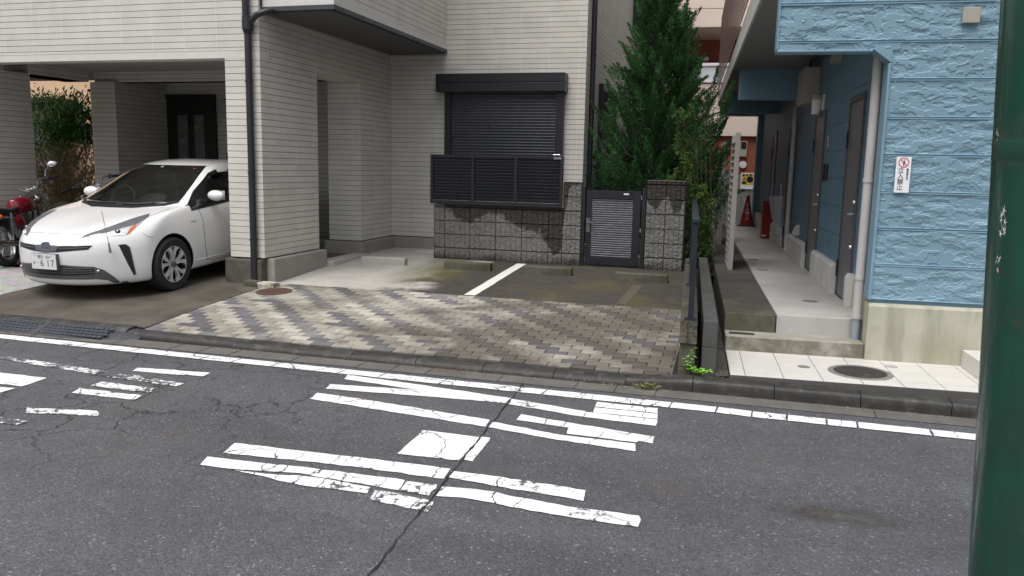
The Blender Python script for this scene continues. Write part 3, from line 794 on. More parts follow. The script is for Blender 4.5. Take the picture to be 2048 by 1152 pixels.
pieces('nameplate_ink', mb, MAT['ink'], npn)
mb = MB(); mb.box(-8.63, -8.50, 12.16, 12.199, 1.70, 1.83); obj('intercom', mb, MAT['black'], house, bevel=.004)

# drainpipes
def drainpipe(path, r, brackets, mat=None, frame=None, parent=None, name='drainpipe', sq=False):
    p = obj(name, MB().tube(path, r, 14), mat or MAT['pipe'], parent or house, smooth=40, frame=frame)
    mb = MB()
    for (x, y, z, wy) in brackets: mb.lathe([(r * 1.16, z - .012), (r * 1.16, z + .012)], c=(x, y, 0), n=14).box(x - .012, x + .012, y, wy, z - .008, z + .008)
    for (x, y, z, wy) in brackets:
        obj('pipe_bracket', MB().lathe([(r * 1.16, z - .012), (r * 1.16, z + .012)], c=(x, y, 0), n=14).box(x - .012, x + .012, y, wy, z - .008, z + .008), mat or MAT['pipe'], p, smooth=40, frame=frame)
    return p
dp = drainpipe([(-5.70, 8.515, .16), (-5.70, 8.515, 3.21)], .041, [(-5.70, 8.515, z, 8.57) for z in (.75, 1.55, 2.62)])
mb = MB(); mb.tube([(-5.70, 8.515, 3.16), (-5.70, 8.515, 3.21)], [.043, .062], 16).tube([(-5.70, 8.515, 3.2101), (-5.70, 8.515, 3.36)], .064, 16)
obj('pipe_hopper', mb, MAT['pipe'], dp, smooth=40)
obj('upper_drainpipe', MB().tube([(-5.72, 8.515, 3.355), (-5.72, 8.515, 7.2)], .041, 14), MAT['pipe'], house, smooth=40)
obj('pipe_elbow', MB().tube([(-5.66, 8.51, 3.30), (-5.56, 8.50, 3.37), (-5.47, 8.51, 3.40), (-5.43, 8.60, 3.43), (-5.42, 8.72, 3.435)], .036, 14), MAT['pipe'], house, smooth=50)
obj('corner_trim', MB().box(-5.592, -5.575, 8.60, 8.632, 3.49, 7.2), MAT['pipe'], house)
drainpipe([(-2.37, 12.62, .28), (-2.37, 12.62, 7.2)], .04, [(-2.37, 12.62, z, 12.63) for z in (1.6, 2.55, 3.4, 4.6)])
# side window with dark frame, louvred bay window high on the gable wall
mb = MB(); mb.box(-2.409, -2.33, 13.42, 14.9, .9, 3.06); sw = obj('side_window', mb, MAT['black'], house, bevel=.005)
obj('window_pane', MB().box(-2.329, -2.322, 13.50, 14.8, 1.0, 2.95), M('dark_pane', (.010, .011, .013), .6, .02, spec=.1), sw)
mb = MB(); mb.box(-2.409, -2.17, 17.0, 17.06, 4.45, 6.2).box(-2.409, -2.17, 19.5, 19.56, 4.45, 6.2).box(-2.409, -2.17, 17.06, 19.5, 4.45, 4.52)
lb = obj('louvred_bay', mb, MAT['pipe'], house, bevel=.004)
mb = MB()
for i in range(26): mb.box(-2.20, -2.175, 17.06, 19.5, 4.53 + i * .065, 4.572 + i * .065)
obj('louvre_slats', mb, M('brown_grey_slat', (.10, .085, .08), .5, .1), lb)

# ------------------------------------------------------------------ block wall with its slatted fence
def split_blocks(x0, x1, y, z0, z1, bw, bh, rib=4, reach=.5, ends=None, thick=.15, seed=1, xoff=0.):
    """one wall of ribbed split-face blocks; returns mesh + per-face (height, algae limit)"""
    step = .0085
    us = np.arange(x0, x1 + step / 2, step); vs_ = np.arange(z0, z1 + step / 2, step)
    U, V = np.meshgrid(us, vs_)
    fu = ((U - x0 + xoff) / bw) % 1.0; fv = ((V - z0) / bh) % 1.0
    du = np.minimum(fu, 1 - fu) * bw; dv = np.minimum(fv, 1 - fv) * bh
    fr = (fu * rib) % 1.0; dr = np.minimum(fr, 1 - fr) * bw / rib
    rough = fbm(U * 38, V * 38, 4, seed) * .017 + vnoise(U * 110, V * 110, seed + 5) * .004
    bid = np.floor((U - x0 + xoff) / bw) * 7 + np.floor((V - z0) / bh) * 13
    D = .012 + rough
    D = np.where(dr < .0045, .008 + rough * .6, D)
    D = np.where(dv < .0055, -.006, D); D = np.where(du < .0045, -.003, D)
    mb = MB(); nx, ny = len(us), len(vs_)
    P = np.stack([U, y - D, V], -1).reshape(-1, 3)
    i = np.arange((ny - 1) * (nx - 1)); a = (i // (nx - 1)) * nx + i % (nx - 1)
    F = np.stack([a, a + 1, a + 1 + nx, a + nx], -1)
    cx = U[:-1, :-1].ravel(); cz = V[:-1, :-1].ravel()
    cols = np.zeros((len(F), 3)); cols[:, 0] = (cz - z0) / 1.2
    cols[:, 1] = np.array([reach(q) if callable(reach) else reach for q in cx])
    vs = P.tolist(); fs = F.tolist(); cl = cols.tolist()
    k = len(vs)
    yb = y + thick; yf = y - .012
    for q in ([(x0, yf, z0), (x0, yb, z0), (x0, yb, z1), (x0, yf, z1)], [(x1, yf, z0), (x1, yf, z1), (x1, yb, z1), (x1, yb, z0)], [(x0, yf - .01, z1), (x1, yf - .01, z1), (x1, yb, z1), (x0, yb, z1)], [(x0, yb, z0), (x1, yb, z0), (x1, yb, z1), (x0, yb, z1)]):
        k = len(vs); vs += q; fs.append((k, k + 1, k + 2, k + 3)); cl.append([.95 if q[0][2] == q[1][2] == z1 else .5, .9 if q[0][2] != z1 else .5, 0])
    return vs, fs, cl
bw_t = thing('block_wall', (-3.3, 11.18, .3), 'low wall of rough grey ribbed blocks under the black slatted fence', 'wall')
def reach_l(x):      # algae: shallow at the left, a deep tongue near the right end
    return .53 + .08 * math.sin(x * 7) - .42 * math.exp(-((x + 2.52) / .17) ** 2) - .06 * (1 if x > -3.3 else 0) + (.15 if x < -4.2 else 0)
vs, fs, cl = split_blocks(-4.375, -2.445, 11.11, .29, 1.125, .39, .199, 5, reach_l, seed=3, xoff=.22)
obj('wall_face', (vs, fs), MAT['block'], bw_t, cols=cl)
vs, fs, cl = split_blocks(-2.445, -2.185, 11.113, .29, 1.49, .26, .199, 4, lambda x: .92 - .45 * math.exp(-((x + 2.46) / .07) ** 2), seed=9)
obj('wall_end_pier', (vs, fs), MAT['block'], bw_t, cols=cl)
gp = thing('gate_pier', (-1.02, 11.18, .3), 'short grey ribbed block pier between the black gate and the handrail', 'wall')
vs, fs, cl = split_blocks(-1.285, -.765, 11.11, .29, 1.525, .26, .199, 4, lambda x: .76 + .06 * math.sin(x * 23), seed=21)
obj('pier_face', (vs, fs), MAT['block'], gp, cols=cl)
mb = MB(); mb.box(-1.285, -.765, 11.10, 11.26, 1.5265, 1.545); obj('pier_cap', mb, MAT['pad_moss'], gp, bevel=.006)

fen = thing('slat_fence', (-3.43, 11.09, 1.127), 'black horizontal-slat fence panel on top of the low block wall', 'fence')
mb = MB(); X0, X1, Z0, Z1 = -4.42, -2.45, 1.135, 1.84
mb.box(X0, X1, 11.05, 11.10, Z1 - .035, Z1).box(X0, X1, 11.05, 11.10, Z0, Z0 + .05)
for x in (X0, -3.79, -3.15, X1 - .04): mb.box(x, x + .04, 11.052, 11.098, Z0 + .05, Z1 - .035)
obj('fence_frame', mb, MAT['black'], fen, bevel=.003)
def slats(x0, x1, z0, z1, y, pitch, th=.028, tilt=32, d=.004):
    mb = MB(); z = z0 + pitch / 2; rot = Matrix.Rotation(R(tilt), 3, 'X')
    while z < z1: mb.obox(((x0 + x1) / 2, y, z), (x1 - x0, d, th), rot); z += pitch
    return mb
for a, b in ((X0 + .042, -3.792), (-3.748, -3.152), (-3.108, X1 - .042)):
    mb = slats(a, b, Z0 + .055, Z1 - .04, 11.078, .0445, .056, 36)
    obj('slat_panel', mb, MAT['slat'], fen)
mb = MB(); mb.box(-2.58, -2.47, 11.045, 11.05, 1.80, 1.825).tube([(-2.50, 11.075, 1.84), (-2.50, 11.075, 1.862), (-2.60, 11.075, 1.862)], .008, 8); obj('fence_latch', mb, MAT['chrome'], fen)

gate = thing('garden_gate', (-1.74, 11.16, .33), 'black metal gate with bright louvre slats between two block piers', 'gate')
mb = MB(); mb.box(-2.185, -2.135, 11.12, 11.17, .32, 1.435).box(-1.345, -1.295, 11.12, 11.17, .32, 1.435); pieces('gate_post', mb, MAT['black'], gate, bevel=.004)
mb = MB(); mb.box(-2.115, -2.045, 11.13, 11.165, .355, 1.385).box(-1.47, -1.365, 11.13, 11.165, .355, 1.385).box(-2.045, -1.47, 11.13, 11.165, 1.275, 1.385).box(-2.045, -1.47, 11.13, 11.165, .355, .455); obj('gate_frame', mb, MAT['black'], gate, bevel=.003)
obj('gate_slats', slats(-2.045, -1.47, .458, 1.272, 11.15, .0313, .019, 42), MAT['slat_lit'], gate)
obj('gate_back', MB().box(-2.045, -1.47, 11.168, 11.172, .455, 1.275), MAT['black'], gate)
mb = MB(); mb.box(-2.11, -2.055, 11.118, 11.129, .80, 1.0).box(-2.10, -1.99, 11.095, 11.112, .93, .955).box(-2.092, -2.07, 11.10, 11.129, .93, .955); obj('gate_handle', mb, M('dark_steel', (.20, .20, .21), .3, .05, metal=.8), gate, bevel=.003)
obj('gate_plate', MB().box(-1.60, -1.53, 11.124, 11.1295, 1.335, 1.355), MAT['white'], gate)
mb = MB()
for z in (.47, .83, 1.28): mb.box(-1.362, -1.348, 11.118, 11.15, z, z + .05)
pieces('gate_hinge', mb, MAT['chrome'], gate)
# darker slatted screen further back beside the house
bk = thing('side_fence', (-2.05, 12.95, .3), 'black slatted screen standing behind the gate beside the house', 'fence')
mb = MB(); mb.box(-2.30, -2.25, 12.9, 12.95, .28, 1.92).box(-1.78, -1.73, 12.9, 12.95, .28, 1.92).box(-2.25, -1.78, 12.9, 12.95, 1.88, 1.92).box(-2.25, -1.78, 12.9, 12.95, .3, .36); obj('fence_frame', mb, MAT['black'], bk)
obj('slat_panel', slats(-2.25, -1.78, .38, 1.87, 12.93, .055, .034, 30), MAT['slat'], bk)

# ------------------------------------------------------------------ wheel stops
def wheel_stop(x, y, label, pale=False):
    z = lot(y + .05); w, d, h = .66, .115, .115
    mb = MB(); pr = [(0, 0), (.008, h * .85), (.018, h), (d - .01, h), (d, h * .9), (d, 0)]
    mb.prism(pr, lambda a, b, t: (t, y + a, z - .01 + b), x, x + w)
    bm_o = obj('wheel_stop', mb, MAT['stop_pale' if pale else 'stop'], bevel=.008, label=label, cat='wheel stop', group='concrete wheel stops in the parking bays')
    return bm_o
wheel_stop(-5.15, 10.28, 'pale clean concrete wheel stop nearest the house pillar', True)
wheel_stop(-3.89, 10.24, 'mossy dark wheel stop just left of the white bay line')
wheel_stop(-2.78, 10.24, 'mossy dark wheel stop just right of the white bay line')
wheel_stop(-1.53, 10.13, 'mossy dark wheel stop in front of the gate, nearest the handrail')

# ------------------------------------------------------------------ retaining walls and handrail (blue building's frame)
rw = thing('retaining_wall', FB @ Vector((.04, 8.8, .1)), 'low dark block wall carrying the navy handrail beside the paving', 'wall', rz=math.atan2(.06265893, .998035))
vs, fs, cl = split_blocks(-.035, .108, 6.455, .05, .30, .143, .199, 2, .0, seed=31, thick=4.7)
mb = MB(); mb.box(-.03, .105, 6.45, 11.08, .05, .125).box(-.025, .1, 6.47, 11.08, .1295, .318).box(-.03, .105, 6.45, 11.08, .324, .512)
obj('block_courses', mb, MAT['alley_dark'], rw, frame=FB, bevel=.004)
us = np.arange(-.03, .1051, .007); vv = np.arange(.328, .508, .007)
g = grid_mesh(us, vv, lambda U, V: (U, 6.449 - np.where(np.abs(U - .0375) < .007, -.004, .002 + .022 * fbm(U * 40, V * 40, 4, 8)), V)); obj('rough_face', g, MAT['alley_dark'], rw, frame=FB)
rw2 = thing('boundary_wall', FB @ Vector((.21, 8.8, .1)), 'low smooth grey block wall between the dark wall and the gravel strip', 'wall', rz=math.atan2(.06265893, .998035))
mb = MB()
for i in range(12):
    y = 6.45 + i * .4; mb.box(.150, .262, y, y + .398, .04, .10).box(.150, .262, y, y + .398, .103, .305).box(.150, .262, y, y + .398, .308, .515)
obj('block_courses', mb, MAT['greyblock'], rw2, frame=FB, bevel=.004)
hr = thing('handrail', FB @ Vector((.045, 8.5, .512)), 'navy steel handrail with flat top bar on the low dark wall', 'railing', rz=math.atan2(.06265893, .998035))
mb = MB(); mb.box(.018, .078, 6.46, 10.55, 1.285, 1.322); obj('top_bar', mb, MAT['rail'], hr, frame=FB, bevel=.008)
for y in (6.50, 8.5, 10.5):
    mb = MB(); mb.box(.026, .070, y - .022, y + .022, .516, 1.284); obj('post', mb, MAT['rail'], hr, frame=FB, bevel=.004)
    mb = MB(); mb.box(.0, .096, y - .05, y + .05, .5125, .519); obj('base_plate', mb, MAT['rail'], hr, frame=FB)
mb = MB(); mb.box(.036, .060, 6.523, 10.477, .60, .63).box(.036, .060, 6.523, 10.477, 1.17, 1.20); 
pieces('lower_bar', mb, MAT['rail'], hr, frame=FB, bevel=.003)
mb = MB(); y = 6.65
while y < 10.4: mb.box(.042, .054, y, y + .012, .63, 1.17); y += .11
obj('balusters', mb, MAT['rail'], hr, frame=FB)

# ------------------------------------------------------------------ bits on the forecourt
mh = thing('manhole_cover', (-5.22, 8.18, lot(8.18)), 'rusty brown round cover in the corner of the brick paving', 'manhole')
mb = MB(); mb.lathe([(.205, -.01), (.205, .0115), (.175, .0125), (.172, .009), (.0, .0095)], n=40); 
mb.xf(Matrix.Rotation(math.atan(KS), 4, 'X')); obj('cover', mb, MAT['rust'], mh, local=True, smooth=40)
mb = MB()
for i in range(9): mb.box(-.15 + i * .036, -.135 + i * .036, -math.sqrt(max(0, .16 ** 2 - (-.14 + i * .036) ** 2)), math.sqrt(max(0, .16 ** 2 - (-.14 + i * .036) ** 2)), .0085, .0125)
mb.xf(Matrix.Rotation(math.atan(KS), 4, 'X')); obj('cover_ribs', mb, MAT['rust'], mh, local=True)
mh2 = thing('manhole_cover', (-4.75, 11.75, lot(11.75)), 'pale round cover by the foot of the house wall', 'manhole')
mb = MB(); mb.lathe([(.24, -.01), (.24, .006), (.225, .006), (.222, .003), (.215, .003), (.213, .007), (0, .007)], n=40); obj('cover', mb, MAT['alley'], mh2, local=True, smooth=40)
def stone(name, c, size, seed, mat, label, cat):
    bm = bmesh.new(); bmesh.ops.create_cube(bm, size=1); bmesh.ops.subdivide_edges(bm, edges=bm.edges[:], cuts=5, use_grid_fill=True)
    rr = random.Random(seed); 
    for v in bm.verts:
        n = float(fbm(v.co.x * 3 + seed, v.co.y * 3 + v.co.z * 4.1, 3, seed)) - .5
        v.co *= 1 + n * .35
        v.co = Vector((v.co.x * size[0] + c[0], v.co.y * size[1] + c[1], v.co.z * size[2] + c[2] + size[2] * .4))
    mb = MB(); bm.verts.ensure_lookup_table(); mb.add([v.co[:] for v in bm.verts], [tuple(v.index for v in f.verts) for f in bm.faces]); bm.free()
    return obj(name, mb, mat, label=label, cat=cat, smooth=45)
stone('mortar_lump', (-5.66, 8.42, lot(8.42) - .01), (.17, .12, .085), 4, MAT['pad_moss'], 'dark mossy lump of mortar at the foot of the drainpipe', 'rubble')
stone('mortar_slab', (-5.47, 8.44, lot(8.44) - .01), (.24, .14, .07), 9, MAT['rubble'], 'pale broken mortar slab at the pillar corner', 'rubble')

# rubber kerb ramps at the driveway
def ramp_mesh(x0, x1, taper=False):
    mb = MB(); n = 18; prof = [(0., .006), (.02, .014), (.10, .045), (.2, .078), (.22, .08), (.22, -.01), (0, -.01)]
    rows = []
    for i in range(n + 1):
        t = i / n; x = x0 + (x1 - x0) * t; k = 1.
        if taper: k = math.sqrt(max(.02, 1 - max(0, (t - .15) / .85) ** 2))
        rows.append([(x, 6.25 - .22 * k + a * k, b * (k if b > 0 else 1) + .001) for a, b in prof])
    m = len(prof); vs = [p for r_ in rows for p in r_]
    fs = [(i * m + j, (i + 1) * m + j, (i + 1) * m + (j + 1) % m, i * m + (j + 1) % m) for i in range(n) for j in range(m)]
    fs += [tuple(range(m)), tuple(range(n * m + m - 1, n * m - 1, -1))]
    mb.add(vs, fs)
    for r in range(4):
        a = .045 + r * .045; x = x0 + .008 + (r % 2) * .028
        while x < x1 - (.10 if not taper else .32):
            zc = .022 + (a - .035) * .36
            mb.obox((x + .025, 6.25 - .22 + a, zc + .001), (.050, .037, .007), Matrix.Rotation(R(19), 3, 'X')); x += .056
    return mb
for (a, b, t, lab) in ((-6.47, -5.44, True, 'rounded end piece of the blue-grey rubber kerb ramp'), (-7.09, -6.48, False, 'straight piece of rubber kerb ramp next to the rounded end'), (-7.71, -7.10, False, 'rubber kerb ramp piece at the left edge of the photo')):
    obj('kerb_ramp', ramp_mesh(a, b, t), MAT['rubber'], label=lab, cat='kerb ramp', group='rubber kerb ramps along the gutter', smooth=40)
# ------------------------------------------------------------------ blue apartment building
BZ = math.atan2(.06265893, .998035)
blue = thing('blue_apartment_building', FB @ Vector((1.6, 12, .4)), 'blue painted apartment building with grey doors along a covered side path', 'building', rz=BZ)
def B_(name, mb, mat, parent=None, **k): return obj(name, mb, mat, parent or blue, frame=FB, **k)
def stone_face(us, zs, fn, seed, z_off, groove=.303, zg0=.638):
    """moulded split-slate relief: ragged stepped flakes in courses, as real geometry"""
    def f(U, V):
        a = fbm(U * 6.0, V * 17, 2, seed); b = fbm(U * 14 + 3.1, V * 30, 2, seed + 40)
        w = fbm(U * 40, V * 46, 2, seed + 80)
        q = a * 1.0 + b * .40 + (w - .5) * .22
        st = q * 4.2; k = np.floor(st); fr = st - k
        D = (k + np.clip((fr - .90) / .10, 0, 1)) * .0054 - .0165 + .003 * (a - .5) * fr
        D = D + (vnoise(U * 140, V * 140, seed + 3) - .5) * .0016
        m = ((V - zg0) / groove) % 1.0; d = np.minimum(m, 1 - m) * groove
        D = np.where(d < .013, .005, D); D = np.where(d < .0045, -.004, D)
        return D
    return f
sf = stone_face(None, None, None, 5, 0)
def face_grid(u0, u1, z0, z1, step, y=7.253, cut=None):
    us = np.arange(u0, u1 + step / 2, step); zs = np.arange(z0, z1 + step / 2, step)
    g = grid_mesh(us, zs, lambda U, V: (U, y - .012 - sf(U, V), V))
    if cut:
        P = np.array(g.v); keep = []
        for q in g.f:
            c = P[list(q)].mean(0)
            if not cut(c[0], c[2]): keep.append(q)
        g.f = keep
    return g
# lower right face, then the wing wall above the path
B_('stone_cladding', face_grid(1.532, 2.65, .642, 2.59, .006), MAT['blue'])
B_('stone_cladding', face_grid(2.65, 4.2, .642, 3.9, .02), MAT['blue'], smooth=22)
B_('stone_cladding', face_grid(.645, 2.65, 2.69, 3.42, .006), MAT['blue'])
B_('stone_cladding', face_grid(1.532, 2.65, 2.5905, 2.6895, .0065), MAT['blue'], smooth=22)
B_('stone_cladding', face_grid(.645, 2.65, 3.425, 7.0, .025), MAT['blue'], smooth=60)
mb = MB(); mb.box(1.53, 4.2, 7.262, 7.40, .61, 2.695).box(.642, 4.2, 7.262, 7.40, 2.695, 7.0); B_('wing_wall', mb, MAT['blue'])
# corner chamfer, edge beads
mb = MB(); mb.add([(1.385, 7.222, 2.694), (1.531, 7.222, 2.585), (1.531, 7.40, 2.585), (1.385, 7.40, 2.694), (1.531, 7.222, 2.694), (1.531, 7.40, 2.694)], [(0, 1, 2, 3), (0, 4, 1), (3, 2, 5), (0, 3, 5, 4), (1, 4, 5, 2)]); B_('corner_gusset', mb, MAT['blue'])
mb = MB(); mb.box(.636, 1.384, 7.228, 7.40, 2.676, 2.693).box(1.508, 1.531, 7.222, 7.40, .640, 2.584).box(.630, .6445, 7.228, 7.40, 2.694, 7.0); B_('edge_bead', mb, MAT['blue'], bevel=.006)
# foundation
mb = MB(); mb.prism([(7.225, .05), (7.225, .585), (7.245, .612), (7.40, .612), (7.40, .05)], lambda a, b, t: (t, a, b), 1.52, 4.2)
B_('foundation', mb, MAT['render'], bevel=.005)
mb = MB(); mb.box(1.562, 1.70, 7.41, 8.26, .3, .70); B_('foundation_return', mb, MAT['render'], bevel=.008)
# side wall along the path, with shallow blind joints
mb = MB(); z = .42
while z < 3.19:
    mb.box(1.57, 1.72, 7.401, 20.0, z + .003, min(z + .300, 3.195)); z += .303
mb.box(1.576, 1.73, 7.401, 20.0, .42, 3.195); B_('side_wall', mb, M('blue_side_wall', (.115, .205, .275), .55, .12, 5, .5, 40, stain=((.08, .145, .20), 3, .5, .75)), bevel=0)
mb = MB(); mb.box(1.45, 1.72, 19.98, 20.3, .42, 3.2); B_('end_pier', mb, MAT['blue'], bevel=.006)
mb = MB(); mb.box(.53, 1.57, 7.401, 20.2, 3.20, 3.24); B_('soffit', mb, MAT['soffit'])
mb = MB(); y = 7.42
while y < 20: mb.box(.505, .5295, y, min(y + .90, 20.2) - .006, 3.195, 3.455); y += .90
B_('fascia', mb, MAT['fascia'], bevel=.003)
mb = MB()
for i in range(20): mb.box(.484, .490, 7.5, 20.2, 3.48 + i * .088, 3.532 + i * .088)
B_('balcony_louvres', mb, MAT['brownslat'])
pieces('balcony_post', MB().box(.512, .535, 20.2, 20.24, 3.2, 5.3).box(.512, .535, 7.45, 7.49, 3.44, 5.3), MAT['brownslat'], blue, frame=FB)
B_('upper_wall', MB().box(1.56, 4.2, 7.42, 20, 3.25, 7), MAT['fascia'])
mb = MB(); mb.box(.62, 1.57, 12.8, 13.0, 2.745, 3.199); B_('cross_beam', mb, MAT['blue'], bevel=.006)
mb = MB(); mb.box(.62, 1.57, 16.6, 16.8, 2.80, 3.199).box(.56, 1.57, 19.85, 20.2, 2.96, 3.199); pieces('cross_beam', mb, MAT['blue'], blue, frame=FB, bevel=.006)
# low plinth pieces between the doors
for a, b in ((8.20, 8.30), (9.05, 10.62), (11.46, 13.45), (14.3, 16.4), (17.2, 19.9)):
    mb = MB(); mb.prism([(1.50, .416), (1.50, .70), (1.525, .735), (1.575, .735), (1.575, .416)], lambda p, q, t: (p, t, q), a, b); B_('wall_plinth', mb, MAT['fascia'], bevel=.006)
def door(y0, y1):
    fr = B_('door_frame', MB().box(1.548, 1.60, y0 - .045, y0, .418, 2.46).box(1.548, 1.60, y1, y1 + .045, .418, 2.46).box(1.548, 1.60, y0, y1, 2.40, 2.46), MAT['doorframe'], bevel=.003)
    d = B_('door', MB().box(1.560, 1.60, y0 + .002, y1 - .002, .43, 2.398), MAT['greydoor'], bevel=.002)
    mb = MB(); mb.box(1.552, 1.5595, y0 + .05, y0 + .09, 1.22, 1.36).tube([(1.559, y0 + .07, 1.30), (1.512, y0 + .07, 1.30), (1.510, y0 + .19, 1.30)], .011, 10); B_('door_handle', mb, MAT['chrome'], d, smooth=40)
    mb = MB()
    for z in (1.42, .98): mb.lathe([(.019, 1.540), (.023, 1.5595)], c=(0, y0 + .07, z), axis='x', n=14)
    pieces('door_lock', mb, MAT['chromeb'], d, smooth=40, frame=FB)
    mb = MB()
    for z in (.62, 1.95): mb.box(1.536, 1.548, y1 - .01, y1 + .02, z, z + .17)
    pieces('door_hinge', mb, MAT['black'], d, frame=FB)
door(8.35, 9.0); door(10.68, 11.40); door(13.55, 14.25); door(16.5, 17.15)
# pipes on the alley side
p = B_('downpipe', MB().tube([(1.475, 7.46, .435), (1.475, 7.46, 3.2)], .040, 16), MAT['upvc'], smooth=40)
mb = MB()
for z in (.435, .78, 1.62): B_('pipe_collar', MB().lathe([(.046, z), (.046, z + .03)], c=(1.475, 7.46, 0), n=16).box(1.475, 1.53, 7.45, 7.47, z + .005, z + .02), MAT['upvc'], p, smooth=40)
B_('pipe_foot', MB().tube([(1.475, 7.46, .247), (1.475, 7.46, .44)], .036, 16), MAT['upvc_blue'], p, smooth=40)
p = B_('downpipe', MB().tube([(1.505, 13.30, .50), (1.505, 13.30, 3.2)], .036, 14), MAT['upvc'], smooth=40)
B_('pipe_shoe', MB().tube([(1.505, 13.30, .5001), (1.505, 13.28, .46), (1.48, 13.22, .425)], [.040, .042, .044], 14), MAT['upvc'], p, smooth=40)
# meter box, hood vents, lamp, switches
mb = MB(); mb.box(1.365, 1.568, 11.36, 12.0, 2.585, 3.05); mbx = B_('meter_box', mb, MAT['boxbeige'], bevel=.012)
B_('box_lid', MB().box(1.355, 1.3649, 11.40, 11.97, 2.62, 3.02), MAT['boxbeige'], mbx, bevel=.004)
B_('conduit', MB().tube([(1.45, 11.55, 3.05), (1.45, 11.5, 3.13), (1.47, 11.0, 3.165), (1.54, 10.7, 3.175), (1.56, 10.6, 3.17)], .02, 10), MAT['pipe'], smooth=50)
def hood(y, z, w=.17, h=.17, d=.11, mat='fascia', name='vent_hood'):
    mb = MB(); pr = [(0, 0)] + [(-d * math.sin(t), h * (math.cos(t))) for t in [R(90 - q * 15) for q in range(7)]][::1]
    pr = [(0, 0), (-d, 0)] + [(-d * math.cos(R(15 * q)), h * math.sin(R(15 * q))) for q in range(1, 7)]
    mb.prism(pr, lambda a, b, t: (1.568 + a, t, z + b), y, y + w); return B_(name, mb, MAT[mat], smooth=40)
hood(9.85, 2.92, mat='boxbeige'); hood(12.35, .78, .11, .15, .09)
lp = B_('lamp_plate', MB().box(1.555, 1.568, 10.86, 11.08, 2.42, 2.66), MAT['lampwhite'], bevel=.004)
B_('lamp', MB().lathe([(.05, 2.42), (.056, 2.425), (.056, 2.60)], c=(1.49, 11.02, 0), n=24), MAT['lampwhite'], lp, smooth=40)
B_('lamp_cap', MB().lathe([(.057, 2.601), (.057, 2.655), (.05, 2.66)], c=(1.49, 11.02, 0), n=24), MAT['boxbeige'], lp, smooth=40)
B_('switch_plate', MB().box(1.558, 1.569, 10.30, 10.40, 1.98, 2.12), MAT['chrome'], bevel=.003)
ic = B_('intercom', MB().box(1.545, 1.569, 10.40, 10.50, 1.60, 1.80), MAT['black'], bevel=.004)
B_('mail_slot', MB().box(1.55, 1.569, 10.22, 10.32, 1.60, 1.80), MAT['black'], bevel=.01)
B_('vent_cap', MB().box(2.018, 2.145, 7.205, 7.236, 2.885, 3.005), MAT['boxbeige'], bevel=.006)
# white tiled step at the right
mb = MB(); mb.box(2.27, 3.4, 6.45, 7.22, .122, .262); B_('tiled_step', mb, MAT['tile'], bevel=.003)

# covers in the landing
def lid(name, u, v, r, z, mat, label, cat='drain cover', group=None, ring=False):
    c = FB @ Vector((u, v, z)); t_ = thing(name, c, label, cat, group)
    mb = MB(); mb.lathe([(r, -.004), (r, .003), (r * .86, .003), (r * .85, .001), (r * .83, .001), (r * .82, .004), (0, .004)], n=36); obj('lid', mb, mat, t_, local=True, smooth=30)
    if ring:
        mb = MB(); mb.lathe([(r * 1.22, .0005), (r * 1.20, .005), (r * 1.005, .006), (r * 1.004, .0)], n=48, cap=False); obj('lid_frame', mb, MAT['capgrey'], t_, local=True, smooth=30)
        mb = MB(); mb.obox((r * .45, r * .12, .0045), (.05, .012, .004)); obj('lifting_slot', mb, MAT['black'], t_, local=True)
    return t_
lid('manhole_cover', 1.395, 6.735, .20, .12, MAT['iron'], 'large dark round manhole cover in the white tiled landing', 'manhole', ring=True)
lid('drain_cover', .974, 6.80, .048, .12, MAT['capgrey'], 'dark small round cap in the white tiles, left of the big cover', group='small caps in the white tiles')
lid('drain_cover', 1.692, 7.03, .05, .12, MAT['stop_pale'], 'pale small round cap in the white tiles, behind the big cover', group='small caps in the white tiles')
for u, v, lab in ((1.22, 8.44, 'grey round drain cap on the path, nearest the steps'), (.97, 10.95, 'grey round drain cap on the path, second from the steps'), (.93, 12.2, 'grey round drain cap on the path, farthest from the steps')):
    lid('drain_cover', u, v, .075, .4165, MAT['capgrey'], lab, group='round drain caps along the side path')
o = B_('step_grate', MB().box(.40, .62, 7.37, 7.45, .247, .2495), MAT['iron'])
o.parent = None; COL.objects.unlink(o); bpy.data.objects.remove(o)
obj('drain_grate', MB().box(.40, .62, 7.36, 7.44, .2485, .252), MAT['iron'], frame=FB, label='narrow dark grate on the lower concrete step', cat='drain cover')

# warning sign on the stone cladding
sg = thing('warning_sign', FB @ Vector((1.687, 7.215, 1.545)), 'white vertical no-entry sign with red ring on the blue cladding', 'sign', rz=BZ)
obj('sign_board', MB().box(-.057, .057, -.004, 0, 0, .292), MAT['signwhite'], sg, local=True, bevel=.0015)
mb = MB()
for r0, r1, y in ((.034, .041, -.0055),):
    n = 40
    for i in range(n):
        a, b = 2 * math.pi * i / n, 2 * math.pi * (i + 1) / n
        mb.add([(r0 * math.cos(a), y, .245 + r0 * math.sin(a)), (r1 * math.cos(a), y, .245 + r1 * math.sin(a)), (r1 * math.cos(b), y, .245 + r1 * math.sin(b)), (r0 * math.cos(b), y, .245 + r0 * math.sin(b))], [(0, 1, 2, 3)])
mb.obox((0, -.0066, .245), (.072, .0004, .006), Matrix.Rotation(R(45), 3, 'Y'))
obj('red_ring', mb, MAT['redink'], sg, local=True)
mb = MB(); Y = -.0058
mb.add([(x, Y, .245 + z) for x, z in ((-.012, .014), (-.006, .010), (.005, .010), (.011, .015), (.010, .002), (.005, -.006), (.003, -.028), (-.003, -.028), (-.004, -.006), (-.010, .0))], [tuple(range(10))])
mb.add([(.004 * math.cos(t) + .001, Y, .266 + .004 * math.sin(t)) for t in [k * math.pi / 5 for k in range(10)]], [tuple(range(10))])
obj('pictogram', mb, MAT['ink'], sg, local=True)
mb = MB()
